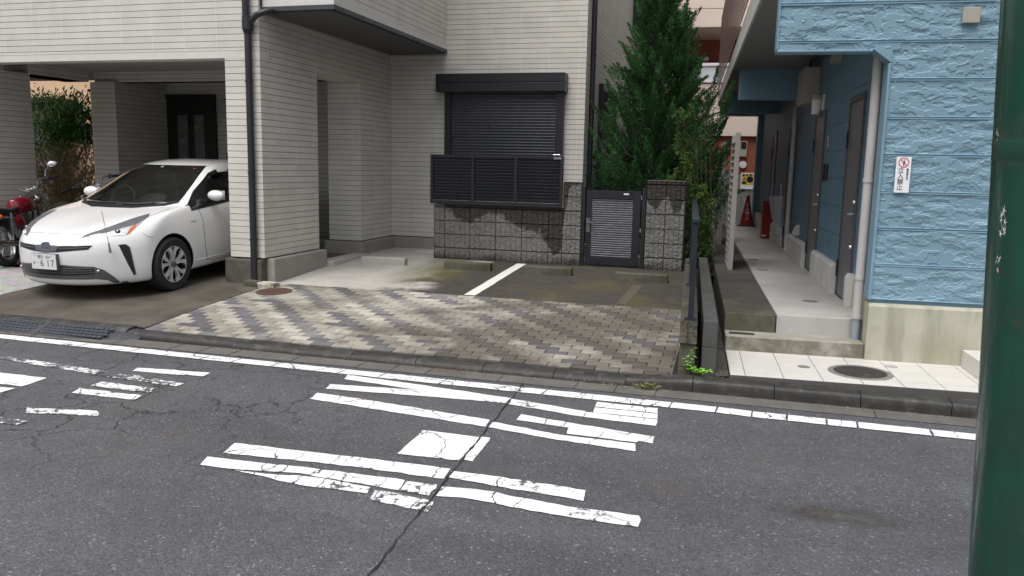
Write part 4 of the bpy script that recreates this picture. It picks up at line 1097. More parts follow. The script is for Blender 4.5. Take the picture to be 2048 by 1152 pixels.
for i, ch in enumerate('立入禁止'):
    q = text_mb(ch, .050, lambda x, y, t, i=i: (x - .016, -.0055 - t, .178 - i * .046 + y)); mb.add(q.v, q.f)
for i, ch in enumerate('関係者以外'):
    q = text_mb(ch, .021, lambda x, y, t, i=i: (x + .034, -.0055 - t, .187 - i * .0195 + y)); mb.add(q.v, q.f)
obj('lettering', mb, MAT['ink'], sg, local=True)

# ------------------------------------------------------------------ louvre screens beside the path
def screen(u, v, label, first=None):
    if first: return dup(first, FB @ Vector((u, v, .415)), label=label)
    t_ = thing('louvre_screen', FB @ Vector((u, v, .415)), label, 'screen', 'grey louvre screens along the side path', rz=BZ)
    for y in (0., .94):
        obj('screen_post', MB().box(0, .062, y, y + .04, 0, 1.76), MAT['louver'], t_, local=True, bevel=.003)
    mb = MB(); z = .06
    while z < 1.72: mb.obox((.028, .49, z), (.006, .898, .092), Matrix.Rotation(R(38), 3, 'Y')); z += .085
    obj('screen_louvres', mb, MAT['louver'], t_, local=True)
    return t_
s0 = screen(.515, 10.77, 'tall grey louvre screen beside the path, nearest and brightest')
screen(.497, 14.45, 'grey louvre screen beside the path, second one behind', s0)
screen(.480, 18.2, 'grey louvre screen beside the path, farthest one by the cones', s0)

# ------------------------------------------------------------------ things in the alley
def cone(u, v, z, label, first=None):
    if first: return dup(first, FB @ Vector((u, v, z)), label=label)
    t_ = thing('traffic_cone', FB @ Vector((u, v, z)), label, 'traffic cone', 'red traffic cones at the end of the path', rz=BZ)
    obj('cone_body', MB().lathe([(.155, .03), (.028, .70), (.02, .715), (0, .715)], n=28), MAT['red'], t_, local=True, smooth=40)
    obj('cone_base', MB().box(-.2, .2, -.2, .2, 0, .03), MAT['black'], t_, local=True, bevel=.008)
    mb = MB()
    for i, ch in enumerate('立入禁止'):
        z0 = .50 - i * .105; r = .155 - (.155 - .028) * (z0 - .03) / .67
        q = text_mb(ch, .098, lambda x, y, t, z0=z0: (x, -math.sqrt(max(1e-6, (.155 - .127 * (z0 + y - .03) / .67 + .004) ** 2 - x * x)) - t, z0 + y)); mb.add(q.v, q.f)
    obj('lettering', mb, MAT['white'], t_, local=True)
    return t_
c0 = cone(1.30, 19.6, .416, 'red traffic cone with white writing at the end of the path')
cone(.45, 19.9, .414, 'red traffic cone half hidden behind the louvre screens', c0)
fb = thing('red_box', FB @ Vector((1.45, 16.2, .416)), 'red upright plastic bin standing against the alley wall', 'bin', rz=BZ)
obj('bin_body', MB().box(-.10, .10, -.15, .15, .0, .66), MAT['red'], fb, local=True, bevel=.02)
obj('bin_lid', MB().box(-.11, .11, -.16, .16, .661, .71), MAT['red'], fb, local=True, bevel=.015)
obj('bin_mark', MB().box(-.09, -.02, -.152, -.1505, .05, .075), MAT['white'], fb, local=True)
def mat_plastic():
    t = NT('clear_plastic'); t.set(Base_Color=(.75, .76, .80), Roughness=.25, Alpha=.38); return t.m
um = thing('clear_umbrella', FB @ Vector((1.50, 14.55, .52)), 'folded clear plastic umbrella hanging from a door handle', 'umbrella', rz=BZ)
mb = MB(); n = 14; prof = [(.012, .02), (.05, .18), (.105, .42), (.145, .66), (.15, .76)]
vs = []
for r, z in prof:
    for k in range(n):
        t = 2 * math.pi * k / n; q = r * (1 + (.16 if k % 2 else -.16)); vs.append((q * math.cos(t) - (z) * .02, q * math.sin(t) * .8, z))
mb.add(vs, [(i * n + k, i * n + (k + 1) % n, (i + 1) * n + (k + 1) % n, (i + 1) * n + k) for i in range(4) for k in range(n)])
obj('umbrella_canopy', mb, mat_plastic(), um, local=True, smooth=50)
obj('umbrella_shaft', MB().tube([(0, 0, 0), (0, 0, .92), (.0, .03, .96), (0, .07, .95), (0, .08, .91)], .008, 8), MAT['white'], um, local=True, smooth=40)

# ------------------------------------------------------------------ orange and cream building beyond the alley
ob = thing('orange_building', FB @ Vector((.5, 22.5, .1)), 'cream and orange building with a white balcony rail beyond the tree', 'building', rz=BZ)
def O_(name, mb, mat, **k): return obj(name, mb, mat, ob, frame=FB, **k)
O_('upper_wall', MB().box(-6, 5, 22.0, 22.2, 5.95 - .17, 12).box(-6, 5, 22.0, 22.2, 5.32, 5.765), MAT['cream'])
O_('upper_slab', MB().box(-6, 5, 22.2, 24.4, 5.30, 5.5), M('pink_soffit', (.50, .42, .39), .8, .05))
O_('recessed_wall', MB().box(-6, 5, 24.0, 24.2, 3.6, 5.30), MAT['orange'])
O_('door', MB().box(-.3, 4.6, 23.95, 23.999, 3.7, 4.72), MAT['darkred'])
O_('ceiling_lamp', MB().box(-.05, .28, 23.7, 23.94, 4.70, 4.80), MAT['lampwhite'], bevel=.02)
pieces('balcony_panel', MB().box(-6, -.5 - .01, 22.0, 22.03, 3.98, 4.34).box(-.49, .9, 22.0, 22.03, 3.98, 4.34).box(.91, 5, 22.0, 22.03, 3.98, 4.34), MAT['paleglass'], ob, frame=FB)
O_('balcony_rail', MB().box(-6, 5, 21.97, 22.06, 4.345, 4.42).box(-6, 5, 21.97, 22.06, 3.93, 3.975).box(-.53, -.47, 21.98, 22.0, 3.976, 4.344).box(.87, .93, 21.98, 22.0, 3.976, 4.344), MAT['white'])
O_('balcony_slab', MB().box(-6, 5, 22.0, 24.0, 2.58, 3.90), MAT['cream'])
O_('ground_wall', MB().box(-6, 5, 22.1, 22.3, 1.63, 2.579), MAT['orange'])
mb = MB()
for r in range(7):
    for i in range(20):
        x = -4.5 + i * .4 + (r % 2) * .2; mb.box(x + .003, x + .397, 22.08, 22.3, .2 + r * .2 + .003, .2 + r * .2 + .197)
O_('block_base', mb, M('grey_base_block', (.20, .20, .20), .8, .1, 4, .3, 60), bevel=.006)
O_('meter', MB().box(1.18, 1.36, 22.02, 22.1, 2.05, 2.45), MAT['boxbeige'], bevel=.01)
O_('meter_window', MB().box(1.205, 1.335, 22.01, 22.019, 2.26, 2.43), MAT['black'])
O_('vent_disc', MB().lathe([(.095, 22.06), (.09, 22.04), (0, 22.035)], c=(1.28, 0, 1.85), axis='y', n=24), MAT['lampwhite'])
po = thing('poster', FB @ Vector((1.42, 22.05, 1.22)), 'small yellow and black printed poster on the grey wall at the path end', 'poster', rz=BZ)
obj('poster_sheet', MB().box(-.17, .17, 0, .01, 0, .42), MAT['signwhite'], po, local=True)
mb = MB(); mb.box(-.15, .15, -.004, -.001, .11, .40); obj('poster_print', mb, MAT['yellow'], po, local=True)
mb = MB(); mb.lathe([(.085, -.006), (.06, -.006)], c=(.06, 0, .25), axis='y', n=20).box(-.14, -.03, -.007, -.0045, .13, .20).box(-.13, -.08, -.007, -.0045, .33, .385).box(-.05, .0, -.007, -.0045, .33, .385).box(.03, .12, -.007, -.0045, .35, .39).obox((-.09, -.006, .265), (.02, .003, .09), Matrix.Rotation(R(30), 3, 'Y')).obox((-.075, -.006, .25), (.07, .003, .02), Matrix.Rotation(R(20), 3, 'Y'))
obj('poster_ink', mb, MAT['ink'], po, local=True)

# ------------------------------------------------------------------ green pole at the right edge, close to the camera
t = NT('green_pole_paint'); g = t.noise(7, 5, .6); f = t.noise(40, 4, .7)
c = t.mix(t.smooth(g, .35, .7), (.005, .066, .043), (.009, .048, .033))
c = t.mix(t.smooth(t.noise(16, 6, .7), .62, .70), c, (.045, .04, .025))
t.bump(t.math('ADD', g, t.math('MULTIPLY', f, .2)), .12, .01); stv = t.noise(14, 5, .65, vec=t.map((1, 1, .06))); c = t.mix(t.math('MULTIPLY', t.smooth(stv, .5, .7), .5), c, (.010, .040, .029)); c = t.mix(t.math('MULTIPLY', t.smooth(t.noise(3.5, 6, .7), .56, .7), .35), c, (.06, .10, .075)); t.set(Base_Color=c, Roughness=.24); t.b.inputs['Coat Weight'].default_value = .3
pole = thing('green_pole', (.618, 1.724, .08), 'glossy dark green steel pole close up at the right edge', 'pole')
lean = Vector((-.050, -.0144, 1)); lean = Vector((0, 0, 1)).rotation_difference(lean).to_matrix().to_4x4()
PR = .098
obj('pole_shaft', MB().lathe([(PR, 0), (PR, 4.5)], n=64).xf(lean), t.m, pole, local=True, smooth=40)
obj('pole_collar', MB().lathe([(PR + .012, 0), (PR + .012, .05), (PR + .002, .06)], n=48).xf(lean), t.m, pole, local=True, smooth=40)
obj('tape_band', MB().lathe([(PR + .0003, 1.655), (PR + .0006, 1.656), (PR + .0006, 1.69), (PR + .0003, 1.691)], n=64, cap=False).xf(lean), M('brown_tape', (.022, .045, .03), .5, .5, 30, stain=((.006, .055, .038), 14, .42, .6)), pole, local=True, smooth=40)
# torn paper scraps glued to the pole
def scrap(ang, z, s, seed):
    rr = random.Random(seed); mb = MB()
    for q in range(7):
        a0 = ang + rr.uniform(-.10, .10) * s; z0 = z + rr.uniform(-.03, .03) * s; n = 10; pts = []
        for k in range(n):
            t_ = 2 * math.pi * k / n; r_ = (rr.uniform(.0008, .002) if k % 2 else rr.uniform(.003, .012)) * s; a = a0 + r_ * math.cos(t_) * 8; pts.append(((PR + .0012) * math.cos(a), (PR + .0012) * math.sin(a), z0 + r_ * 1.6 * math.sin(t_)))
        mb.add(pts, [tuple(range(n))])
    return mb
for args in ((R(207), 1.545, .8, 3), (R(204), 1.465, .5, 5), (R(190), 1.70, .4, 8)):
    mb = scrap(*args); mb.xf(lean); obj('paper_scrap', mb, MAT['white'], pole, local=True)
# ------------------------------------------------------------------ white hatchback
CARM = Matrix.Translation((-7.24, 6.97, lot(6.97))) @ Matrix.Rotation(math.atan(KS), 4, 'X')
car = thing('parked_car', (0, 0, 0), 'white hybrid hatchback parked nose out in the carport', 'car')
car.location = CARM.to_translation(); car.rotation_euler = CARM.to_euler(); ROOTM[car.name] = CARM
def mat_carpaint():
    t = NT('pearl_white_paint'); t.set(Base_Color=(.80, .80, .79), Roughness=.30); t.b.inputs['Coat Weight'].default_value = 1.; t.b.inputs['Coat Roughness'].default_value = .04
    return t.m
MAT['carwhite'] = mat_carpaint()
MAT['carblack'] = M('car_black_plastic', (.016, .016, .018), .38, .05)
MAT['cargrey'] = M('car_grey_plastic', (.10, .10, .11), .4, .05)
MAT['carglass'] = mat_glass('car_glass', (.52, .60, .58), .19)
MAT['carglass_dark'] = mat_glass('privacy_glass', (.05, .055, .06), .03)
MAT['tyre'] = M('tyre_rubber', (.018, .018, .018), .75, .1, 20)
MAT['interior'] = M('car_interior', (.06, .06, .063), .8, .1)
MAT['dash'] = M('car_dashboard', (.26, .27, .27), .6, .05)
MAT['lampglass'] = mat_glass('lamp_lens', (.92, .94, .95), .06)
MAT['amber'] = M('amber_lens', (.50, .12, .025), .2, .03)
MAT['alloy'] = M('alloy_rim', (.60, .60, .62), .35, .03, metal=.25)
LV = [  # z front, z side, z rear, y front, front sweep, half width, y rear, rear sweep
 (.170, .165, .22, .20, .42, .74, 4.42, .30), (.178, .185, .25, .075, .50, .835, 4.50, .35), (.235, .25, .33, .035, .52, .862, 4.54, .38),
 (.40, .42, .48, .010, .55, .876, 4.57, .40), (.545, .58, .62, -.005, .57, .880, 4.575, .42), (.655, .705, .75, .02, .60, .878, 4.57, .42),
 (.725, .80, .86, .10, .62, .866, 4.54, .40), (.795, .885, .95, .33, .52, .848, 4.50, .38), (.875, .935, 1.02, .67, .40, .828, 4.46, .36),
 (.945, .962, 1.06, 1.00, .30, .806, 4.44, .34), (.968, .982, 1.075, 1.10, .28, .792, 4.42, .34), (1.17, 1.155, 1.13, 1.45, .28, .715, 4.36, .32),
 (1.345, 1.325, 1.27, 1.78, .26, .632, 4.05, .30), (1.412, 1.40, 1.335, 1.98, .26, .575, 3.80, .30), (1.452, 1.445, 1.385, 2.20, .25, .44, 3.5, .25), (1.470, 1.466, 1.42, 2.45, .2, .25, 3.2, .2)]
FR = [0, .3, .55, .75, .9, 1.]; AN = [.62, .96, 1.32, 1.75, 2.3, 2.85, 3.3, 3.66, 4.02]
def car_pt(i, j):
    zf, zs, zr, yf, Lf, W, yr, Lr = LV[i]; nf = len(FR); na = len(AN)
    def side(y): return W * (1 - .035 * ((y - 2.2) / 2.3) ** 2 * (1 if i > 3 else .6))
    if j < nf:
        f = FR[j]; y = yf + Lf * f ** 2.7; x = f * side(y) * (.985 if f == 1 else 1); z = zf + (zs - zf) * f ** 2.2
        if i in (6, 7, 8): z += .012 * math.sin(f * math.pi * .95)      # raised wings, slight dip to the middle
        return (x, y, z)
    if j < nf + na:
        t = (AN[j - nf] - .52) / (4.16 - .52); y = yf + Lf + (yr - Lr - yf - Lf) * t; x = side(y)
        z = zs + (zr - zs) * max(0, t) ** 1.1 * (.9 if i > 8 else .55)
        if i in (12, 13, 14): z += .035 * math.sin(math.pi * min(1, t * 1.15)) * (1 if t < .87 else .3)
        if i in (9, 10): z = zs + .075 * t
        return (x, y, z)
    f = FR[len(FR) - 1 - (j - nf - na)]; y = yr - Lr * f ** 2.7; x = f * side(y) * (.985 if f == 1 else 1); z = zr + (((zs + zr) / 2 if i < 9 else zr - .005) - zr) * f ** 2.2
    return (x, y, z)
NJ = len(FR) * 2 + len(AN); NI = len(LV)
def build_body():
    vs = []; fs = []; mi = []
    id_ = {}
    for i in range(NI):
        for j in range(NJ):
            x, y, z = car_pt(i, j); id_[i, j, 1] = len(vs); vs.append((x, y, z))
            if FR[0] == 0 and j in (0, NJ - 1): id_[i, j, -1] = id_[i, j, 1]
            else: id_[i, j, -1] = len(vs); vs.append((-x, y, z))
    for i in range(NI - 1):
        for j in range(NJ - 1):
            m = 0
            if 10 <= i <= 12 and j <= 3: m = 1
            if 10 <= i <= 11 and 6 <= j <= 14: m = 2
            for s in (1, -1):
                q = (id_[i, j, s], id_[i, j + 1, s], id_[i + 1, j + 1, s], id_[i + 1, j, s])
                fs.append(q if s == 1 else q[::-1]); mi.append(m)
    for i, up in ((0, False), (NI - 1, True)):
        for j in range(NJ - 1):
            q = [id_[i, j, 1], id_[i, j + 1, 1], id_[i, j + 1, -1], id_[i, j, -1]]
            q2 = []
            for v in q:
                if v not in q2: q2.append(v)
            fs.append(tuple(q2) if up else tuple(q2[::-1])); mi.append(0)
    me = bpy.data.meshes.new('tmp'); me.from_pydata(vs, [], fs); me.polygons.foreach_set('material_index', mi)
    for _ in range(3): me.materials.append(None)
    o = bpy.data.objects.new('tmp', me); COL.objects.link(o)
    md = o.modifiers.new('s', 'SUBSURF'); md.levels = 3; md.render_levels = 3
    # wheel wells
    cm = MB()
    for y in (.96, 3.66):
        for s in (1, -1): cm.lathe([(.355, s * .56), (.355, s * 1.1)] if s > 0 else [(.355, -1.1), (.355, -.56)], c=(0, y, .325), axis='x', n=64)
    cme = bpy.data.meshes.new('cut'); cme.from_pydata(cm.v, [], cm.f); cme.materials.append(None); bmx = bmesh.new(); bmx.from_mesh(cme); bmesh.ops.recalc_face_normals(bmx, faces=bmx.faces); bmx.to_mesh(cme); bmx.free()
    bpy.context.view_layer.update()
    dg_ = bpy.context.evaluated_depsgraph_get()
    full = bpy.data.meshes.new_from_object(o.evaluated_get(dg_))
    co = bpy.data.objects.new('cut', cme); COL.objects.link(co)
    md = o.modifiers.new('b', 'BOOLEAN'); md.operation = 'DIFFERENCE'; md.object = co; md.solver = 'EXACT'
    bpy.context.view_layer.update(); dg_ = bpy.context.evaluated_depsgraph_get()
    cutm = bpy.data.meshes.new_from_object(o.evaluated_get(dg_))
    for q in (o, co): bpy.data.objects.remove(q)
    return full, cutm
full, cutm = build_body()
bvh = BVHTree.FromPolygons([v.co[:] for v in full.vertices], [tuple(p.vertices) for p in full.polygons])
def split_mat(me, k, flt=None):
    mb = MB(); mp = {}
    for p in me.polygons:
        if p.material_index == k and (flt is None or flt(p)):
            f = []
            for v in p.vertices:
                if v not in mp: mp[v] = len(mb.v); mb.v.append(tuple(me.vertices[v].co))
                f.append(mp[v])
            mb.f.append(tuple(f))
    return mb
well = lambda p: min(((p.center.y - y) ** 2 + (p.center.z - .325) ** 2) ** .5 for y in (.96, 3.66)) < .3565 and abs(p.center.x) < .88 and (abs(p.normal.x) > .9 and abs(p.center.x) < .60 or abs(p.normal.x) < .3)
cbody = obj('body', split_mat(cutm, 0, lambda p: not well(p)), MAT['carwhite'], car, local=True, smooth=50)
pieces('wheel_well', split_mat(cutm, 0, well), MAT['carblack'], cbody, local=True)
obj('windscreen', split_mat(cutm, 1), MAT['carglass'], car, local=True, smooth=60)
obj('side_windows', split_mat(cutm, 2, lambda p: p.center.x > 0), MAT['carglass_dark'], car, local=True, smooth=60)
obj('side_windows', split_mat(cutm, 2, lambda p: p.center.x < 0), MAT['carglass_dark'], car, local=True, smooth=60)
def decal(name, loop, mat, off=.003, parent=None, step=.026, mirror=False, thick=0):
    """a trim piece lying on the body: the loop is filled, refined and laid onto the surface"""
    from mathutils.geometry import tessellate_polygon
    bm = bmesh.new(); L = [Vector(p) for p in loop]; nm = Vector()
    for a, b in zip(L, L[1:] + L[:1]): nm += a.cross(b)
    qr = nm.rotation_difference(Vector((0, 0, 1))); fl = [qr @ p for p in L]
    bvv = [bm.verts.new(p) for p in L]
    for tr in tessellate_polygon([[Vector((p.x, p.y, 0)) for p in fl]]):
        try: bm.faces.new([bvv[i] for i in tr])
        except ValueError: pass
    bmesh.ops.recalc_face_normals(bm, faces=bm.faces)
    for _ in range(9):
        es = [e for e in bm.edges if e.calc_length() > step]
        if not es: break
        bmesh.ops.subdivide_edges(bm, edges=es, cuts=1); bmesh.ops.triangulate(bm, faces=[f for f in bm.faces if len(f.verts) > 3])
    bmesh.ops.smooth_vert
    for v in bm.verts:
        p, n, _, _ = bvh.find_nearest(v.co); v.co = p + n * off
    bm.normal_update(); bm.verts.ensure_lookup_table()
    mb = MB(); mb.add([v.co[:] for v in bm.verts], [tuple(v.index for v in f.verts) for f in bm.faces])
    f0 = bm.faces[:][0]; bm.free()
    o = obj(name, mb, mat, parent or car, local=True, smooth=60)
    if mirror:
        mm = MB(); mm.add([(-x, y, z) for x, y, z in mb.v], [f[::-1] for f in mb.f]); return o, obj(name, mm, mat, parent or car, local=True, smooth=60)
    return o
def crease(name, pts, r=.0035, mat=None, off=.001, parent=None, mirror=False, n=40):
    P = [Vector(p) for p in pts]; L = []
    for a, b in zip(P, P[1:]):
        for k in range(8): L.append(a.lerp(b, k / 8))
    L.append(P[-1]); Q = []
    for p in L:
        q, nn, _, _ = bvh.find_nearest(p); Q.append(q + nn * off)
    o = obj(name, MB().tube(Q, r, 6), mat or MAT['carblack'], parent or cbody, local=True, smooth=60)
    if mirror: obj(name, MB().tube([(-p.x, p.y, p.z) for p in Q], r, 6), mat or MAT['carblack'], parent or cbody, local=True, smooth=60)
    return o
MAT['carchrome'] = M('lamp_reflector', (.50, .51, .53), .2, .05, metal=.6)
def mir(h):      # right half of a loop, top first, closed by its mirror image
    return [tuple(p) for p in h] + [(-x, y, z) for x, y, z in reversed(h) if abs(x) > 1e-6]
HEAD = [(.359,.135,.701),(.385,.2,.741),(.468,.309,.778),(.549,.487,.829),(.603,.688,.877),(.663,.873,.911),(.724,.772,.882),(.742,.599,.812),(.729,.492,.756),(.712,.43,.721),(.602,.305,.711),(.487,.208,.707)]
for s in (1, -1):
    mm = lambda L: [(s * x, y, z) for x, y, z in L]
    hd = decal('headlight', mm(HEAD), MAT['carchrome'], .002)
    decal('headlight_upper', mm([(.359,.135,.701),(.385,.2,.741),(.468,.309,.778),(.549,.487,.829),(.603,.688,.877),(.663,.873,.911),(.722,.78,.884),(.712,.60,.818),(.64,.48,.778),(.54,.32,.735),(.45,.215,.714)]), MAT['cargrey'], .004, hd)
    decal('amber_lens', mm([(.708,.425,.724),(.698,.507,.790),(.708,.575,.818),(.723,.58,.812),(.732,.545,.788),(.721,.454,.733)]), MAT['amber'], .0045, hd)
    decal('light_bar', mm([(.426,.199,.722),(.503,.268,.742),(.575,.291,.726),(.599,.327,.737),(.686,.416,.737),(.706,.423,.724),(.556,.265,.712),(.475,.203,.709)]), M('light_bar', (.85, .86, .88), .2, .02), .0045, hd)
    n = bvh.find_nearest(Vector((s * .628, .39, .763)))
    q = n[0]
    obj('headlight_bezel', MB().ball(tuple(q - n[1] * .020), .036, 16, 10, (1, 1, 1)), MAT['carblack'], hd, local=True, smooth=60)
    obj('projector_lens', MB().ball(tuple(q - n[1] * .004), .024, 16, 10), mat_glass('projector', (.85, .9, .95), .25), hd, local=True, smooth=60)
    # corner slot, fog lamp
    decal('corner_slot', mm([(.681,.329,.617),(.724,.382,.618),(.748,.406,.587),(.765,.418,.429),(.769,.441,.284),(.758,.428,.272),(.732,.373,.422),(.701,.338,.554)]), MAT['carblack'], .003)
    crease('slot_edge', mm([(.678,.325,.622),(.726,.382,.624),(.752,.408,.59),(.769,.42,.43),(.773,.443,.28)]), .005, MAT['cargrey'], .002)
g_ = decal('upper_grille', mir([(0,.02,.630),(.094,.029,.632),(.158,.033,.627),(.336,.079,.629),(.491,.161,.631),(.457,.127,.587),(.32,.06,.578),(.163,.021,.562),(0,.01,.550)]), MAT['carblack'], .003)
decal('grille_centre', mir([(0,.02,.630),(.10,.029,.631),(.155,.033,.622),(.135,.02,.568),(0,.01,.551)]), MAT['cargrey'], .005, g_)
crease('grille_bar', [(.16,.035,.597),(.32,.07,.602),(.45,.13,.610)], .004, MAT['cargrey'], .005, g_, True)
lw = decal('lower_trim', mir([(0,.03,.425),(.205,.035,.425),(.49,.147,.402),(.568,.208,.359),(.626,.272,.282),(.655,.328,.213),(.640,.33,.196),(.611,.309,.197),(.574,.234,.243),(.486,.165,.262),(.269,.072,.262),(0,.044,.262)]), MAT['cargrey'], .0045)
decal('lower_grille', mir([(0,.03,.408),(.21,.035,.405),(.361,.08,.394),(.489,.147,.384),(.488,.155,.318),(.345,.086,.308),(.113,.037,.305),(0,.04,.305)]), MAT['carblack'], .005, lw)
for z in (.335, .36, .385):
    crease('grille_bar', [(-.48,.15,z),(-.3,.08,z),(0,.04,z + .004),(.3,.08,z),(.48,.15,z)], .0045, MAT['cargrey'], .006, lw)
for s in (1, -1):
    q, nn, _, _ = bvh.find_nearest(Vector((s * .522, .174, .349)))
    obj('fog_lamp', MB().ball(tuple(q + nn * .002), .019, 14, 8), MAT['carchrome'], lw, local=True, smooth=60)
# round emblem: chrome ring with inner ovals on blue
q, nn, _, _ = bvh.find_nearest(Vector((0, .0, .605)))
def ell(cx, cz, a, b, w, y):
    mb = MB(); n = 36
    for i in range(n):
        t, u = 2 * math.pi * i / n, 2 * math.pi * (i + 1) / n
        mb.add([(cx + a * math.cos(t), y, cz + b * math.sin(t)), (cx + (a - w) * math.cos(t), y, cz + (b - w) * math.sin(t)), (cx + (a - w) * math.cos(u), y, cz + (b - w) * math.sin(u)), (cx + a * math.cos(u), y, cz + b * math.sin(u))], [(0, 3, 2, 1)])
    return mb
ye = .010
em = obj('emblem', MB().lathe([(.056, ye + .03), (.056, ye + .002), (0, ye)], c=(0, 0, .612), axis='y', n=36), M('emblem_blue', (.05, .08, .16), .15, .05, coat=1.), car, local=True, smooth=40)
mb = ell(0, .612, .060, .055, .007, ye - .002)
for args in ((0, .612, .047, .030, .005), (0, .612, .017, .029, .005), (0, .624, .034, .014, .005)):
    e = ell(*args, ye - .003); mb.add(e.v, e.f)
obj('emblem_rings', mb, MAT['chromeb'], em, local=True)
# shut lines
crease('bonnet_gap', [(-.375,.187,.728),(-.198,.163,.738),(0,.155,.742),(.198,.163,.738),(.375,.187,.728)], .0025, MAT['cargrey'], .0005)
crease('bumper_gap', [(.745,.60,.70),(.837,.605,.687),(.861,.66,.675),(.869,.66,.668)], .0025, MAT['cargrey'], .0005, None, True)
crease('door_gap', [(.843,1.509,.905),(.867,1.534,.775),(.876,1.535,.622),(.872,1.549,.425),(.856,1.58,.29),(.85,1.66,.262),(.85,2.6,.262)], .003, MAT['carblack'], .0005, None, True)
crease('bonnet_side_gap', [(.72,.80,.885),(.735,1.0,.925),(.74,1.12,.955)], .0025, MAT['cargrey'], .0005, None, True)
crease('sill_crease', [(.85,1.36,.30),(.853,2.2,.31),(.85,3.2,.33)], .006, MAT['carwhite'], .002, None, True)
# black cowl with wipers, window trims
decal('cowl', mir([(0,1.005,.95),(.3,1.02,.952),(.60,1.19,.968),(.70,1.34,.985),(.66,1.36,1.0),(.55,1.22,.995),(.3,1.155,1.005),(0,1.14,1.0)]), MAT['carblack'], .006)
crease('wiper', [(.10,1.09,.985),(.35,1.13,.99),(.56,1.25,1.01)], .008, MAT['carblack'], .014)
crease('wiper', [(-.50,1.19,.99),(-.25,1.12,.985),(-.02,1.11,.99)], .008, MAT['carblack'], .014)
crease('window_trim', [(.80,1.33,.975),(.80,1.9,1.0),(.795,2.6,1.015),(.79,3.3,1.03)], .007, MAT['carblack'], .001, None, True)
decal('pillar_black', [(.79,2.34,1.03),(.79,2.46,1.03),(.66,2.50,1.36),(.66,2.42,1.36)], MAT['carblack'], .003, None, .035, True)
decal('window_surround', [(.785,1.374,.976),(.839,1.372,.90),(.835,1.738,.921),(.828,2.068,.944),(.822,2.9,.985),(.80,3.4,1.03),(.79,3.3,1.055),(.79,2.3,1.035),(.775,1.75,1.03),(.735,1.78,1.12),(.67,2.0,1.28),(.655,2.2,1.33),(.62,2.2,1.355),(.62,2.02,1.31),(.651,1.885,1.243),(.694,1.611,1.112)], M('gloss_black_trim', (.012, .012, .013), .08, .02), .004, None, .026, True)
mb = MB(); tmp = text_mb('HYBRID', .030, lambda a, c, t: (a, c, t))
vv = []
for a, c, t in tmp.v:
    q, nn, _, _ = bvh.find_nearest(Vector((.87, 1.36 + a, .775 + c))); vv.append(tuple(q + nn * (.0025 + t)))
mb.add(vv, tmp.f); obj('fender_badge', mb, MAT['carchrome'], car, local=True)
# stickers on the windscreen
for x, y, z, w, h, m in ((.03, 1.92, 1.36, .022, .022, 'white'), (.44, 2.0, 1.36, .03, .02, 'redink')):
    q, nn, _, _ = bvh.find_nearest(Vector((x, y, z)))
    rot = nn.to_track_quat('Z', 'Y').to_matrix()
    obj('windscreen_sticker', MB().obox(tuple(q + nn * .002), (w * 1.4, h, .001), rot), MAT[m], car, local=True)
obj('rear_view_mirror', MB().obox((0, 1.95, 1.26), (.22, .03, .06)), MAT['carblack'], car, local=True, bevel=.01)

# cabin seen through the glass
mb = MB(); mb.box(-.66, .66, 1.10, 1.62, .88, .955); obj('dashboard', mb, MAT['dash'], car, local=True, bevel=.03)
mb = MB(); mb.box(-.70, .70, 1.2, 4.1, .35, .55).box(-.62, .62, 3.6, 4.1, .5, 1.1).box(-.72, .72, 1.2, 1.3, .3, .88); obj('cabin_floor', mb, MAT['interior'], car, local=True)
for s in (-.36, .36):
    st_ = obj('seat', MB().box(s - .24, s + .24, 1.95, 2.45, .5, .68).box(s - .24, s + .24, 2.38, 2.55, .62, 1.12), MAT['interior'], car, local=True, bevel=.05)
    obj('headrest', MB().box(s - .13, s + .13, 2.46, 2.55, 1.14, 1.30), MAT['interior'], st_, local=True, bevel=.03)
k = MB(); 
for i in range(24):
    pass
mb = MB().tube([(-.36 + .18 * math.cos(t), 1.62 + .05 * math.sin(t), .98 + .17 * math.sin(t)) for t in [2 * math.pi * q / 24 for q in range(25)]], .014, 8, cap=False); obj('steering_wheel', mb, MAT['interior'], car, local=True, smooth=50)
# underside shadow pan, so no light leaks through
obj('underside', MB().box(-.70, .70, .35, 4.3, .19, .21), MAT['carblack'], car, local=True)
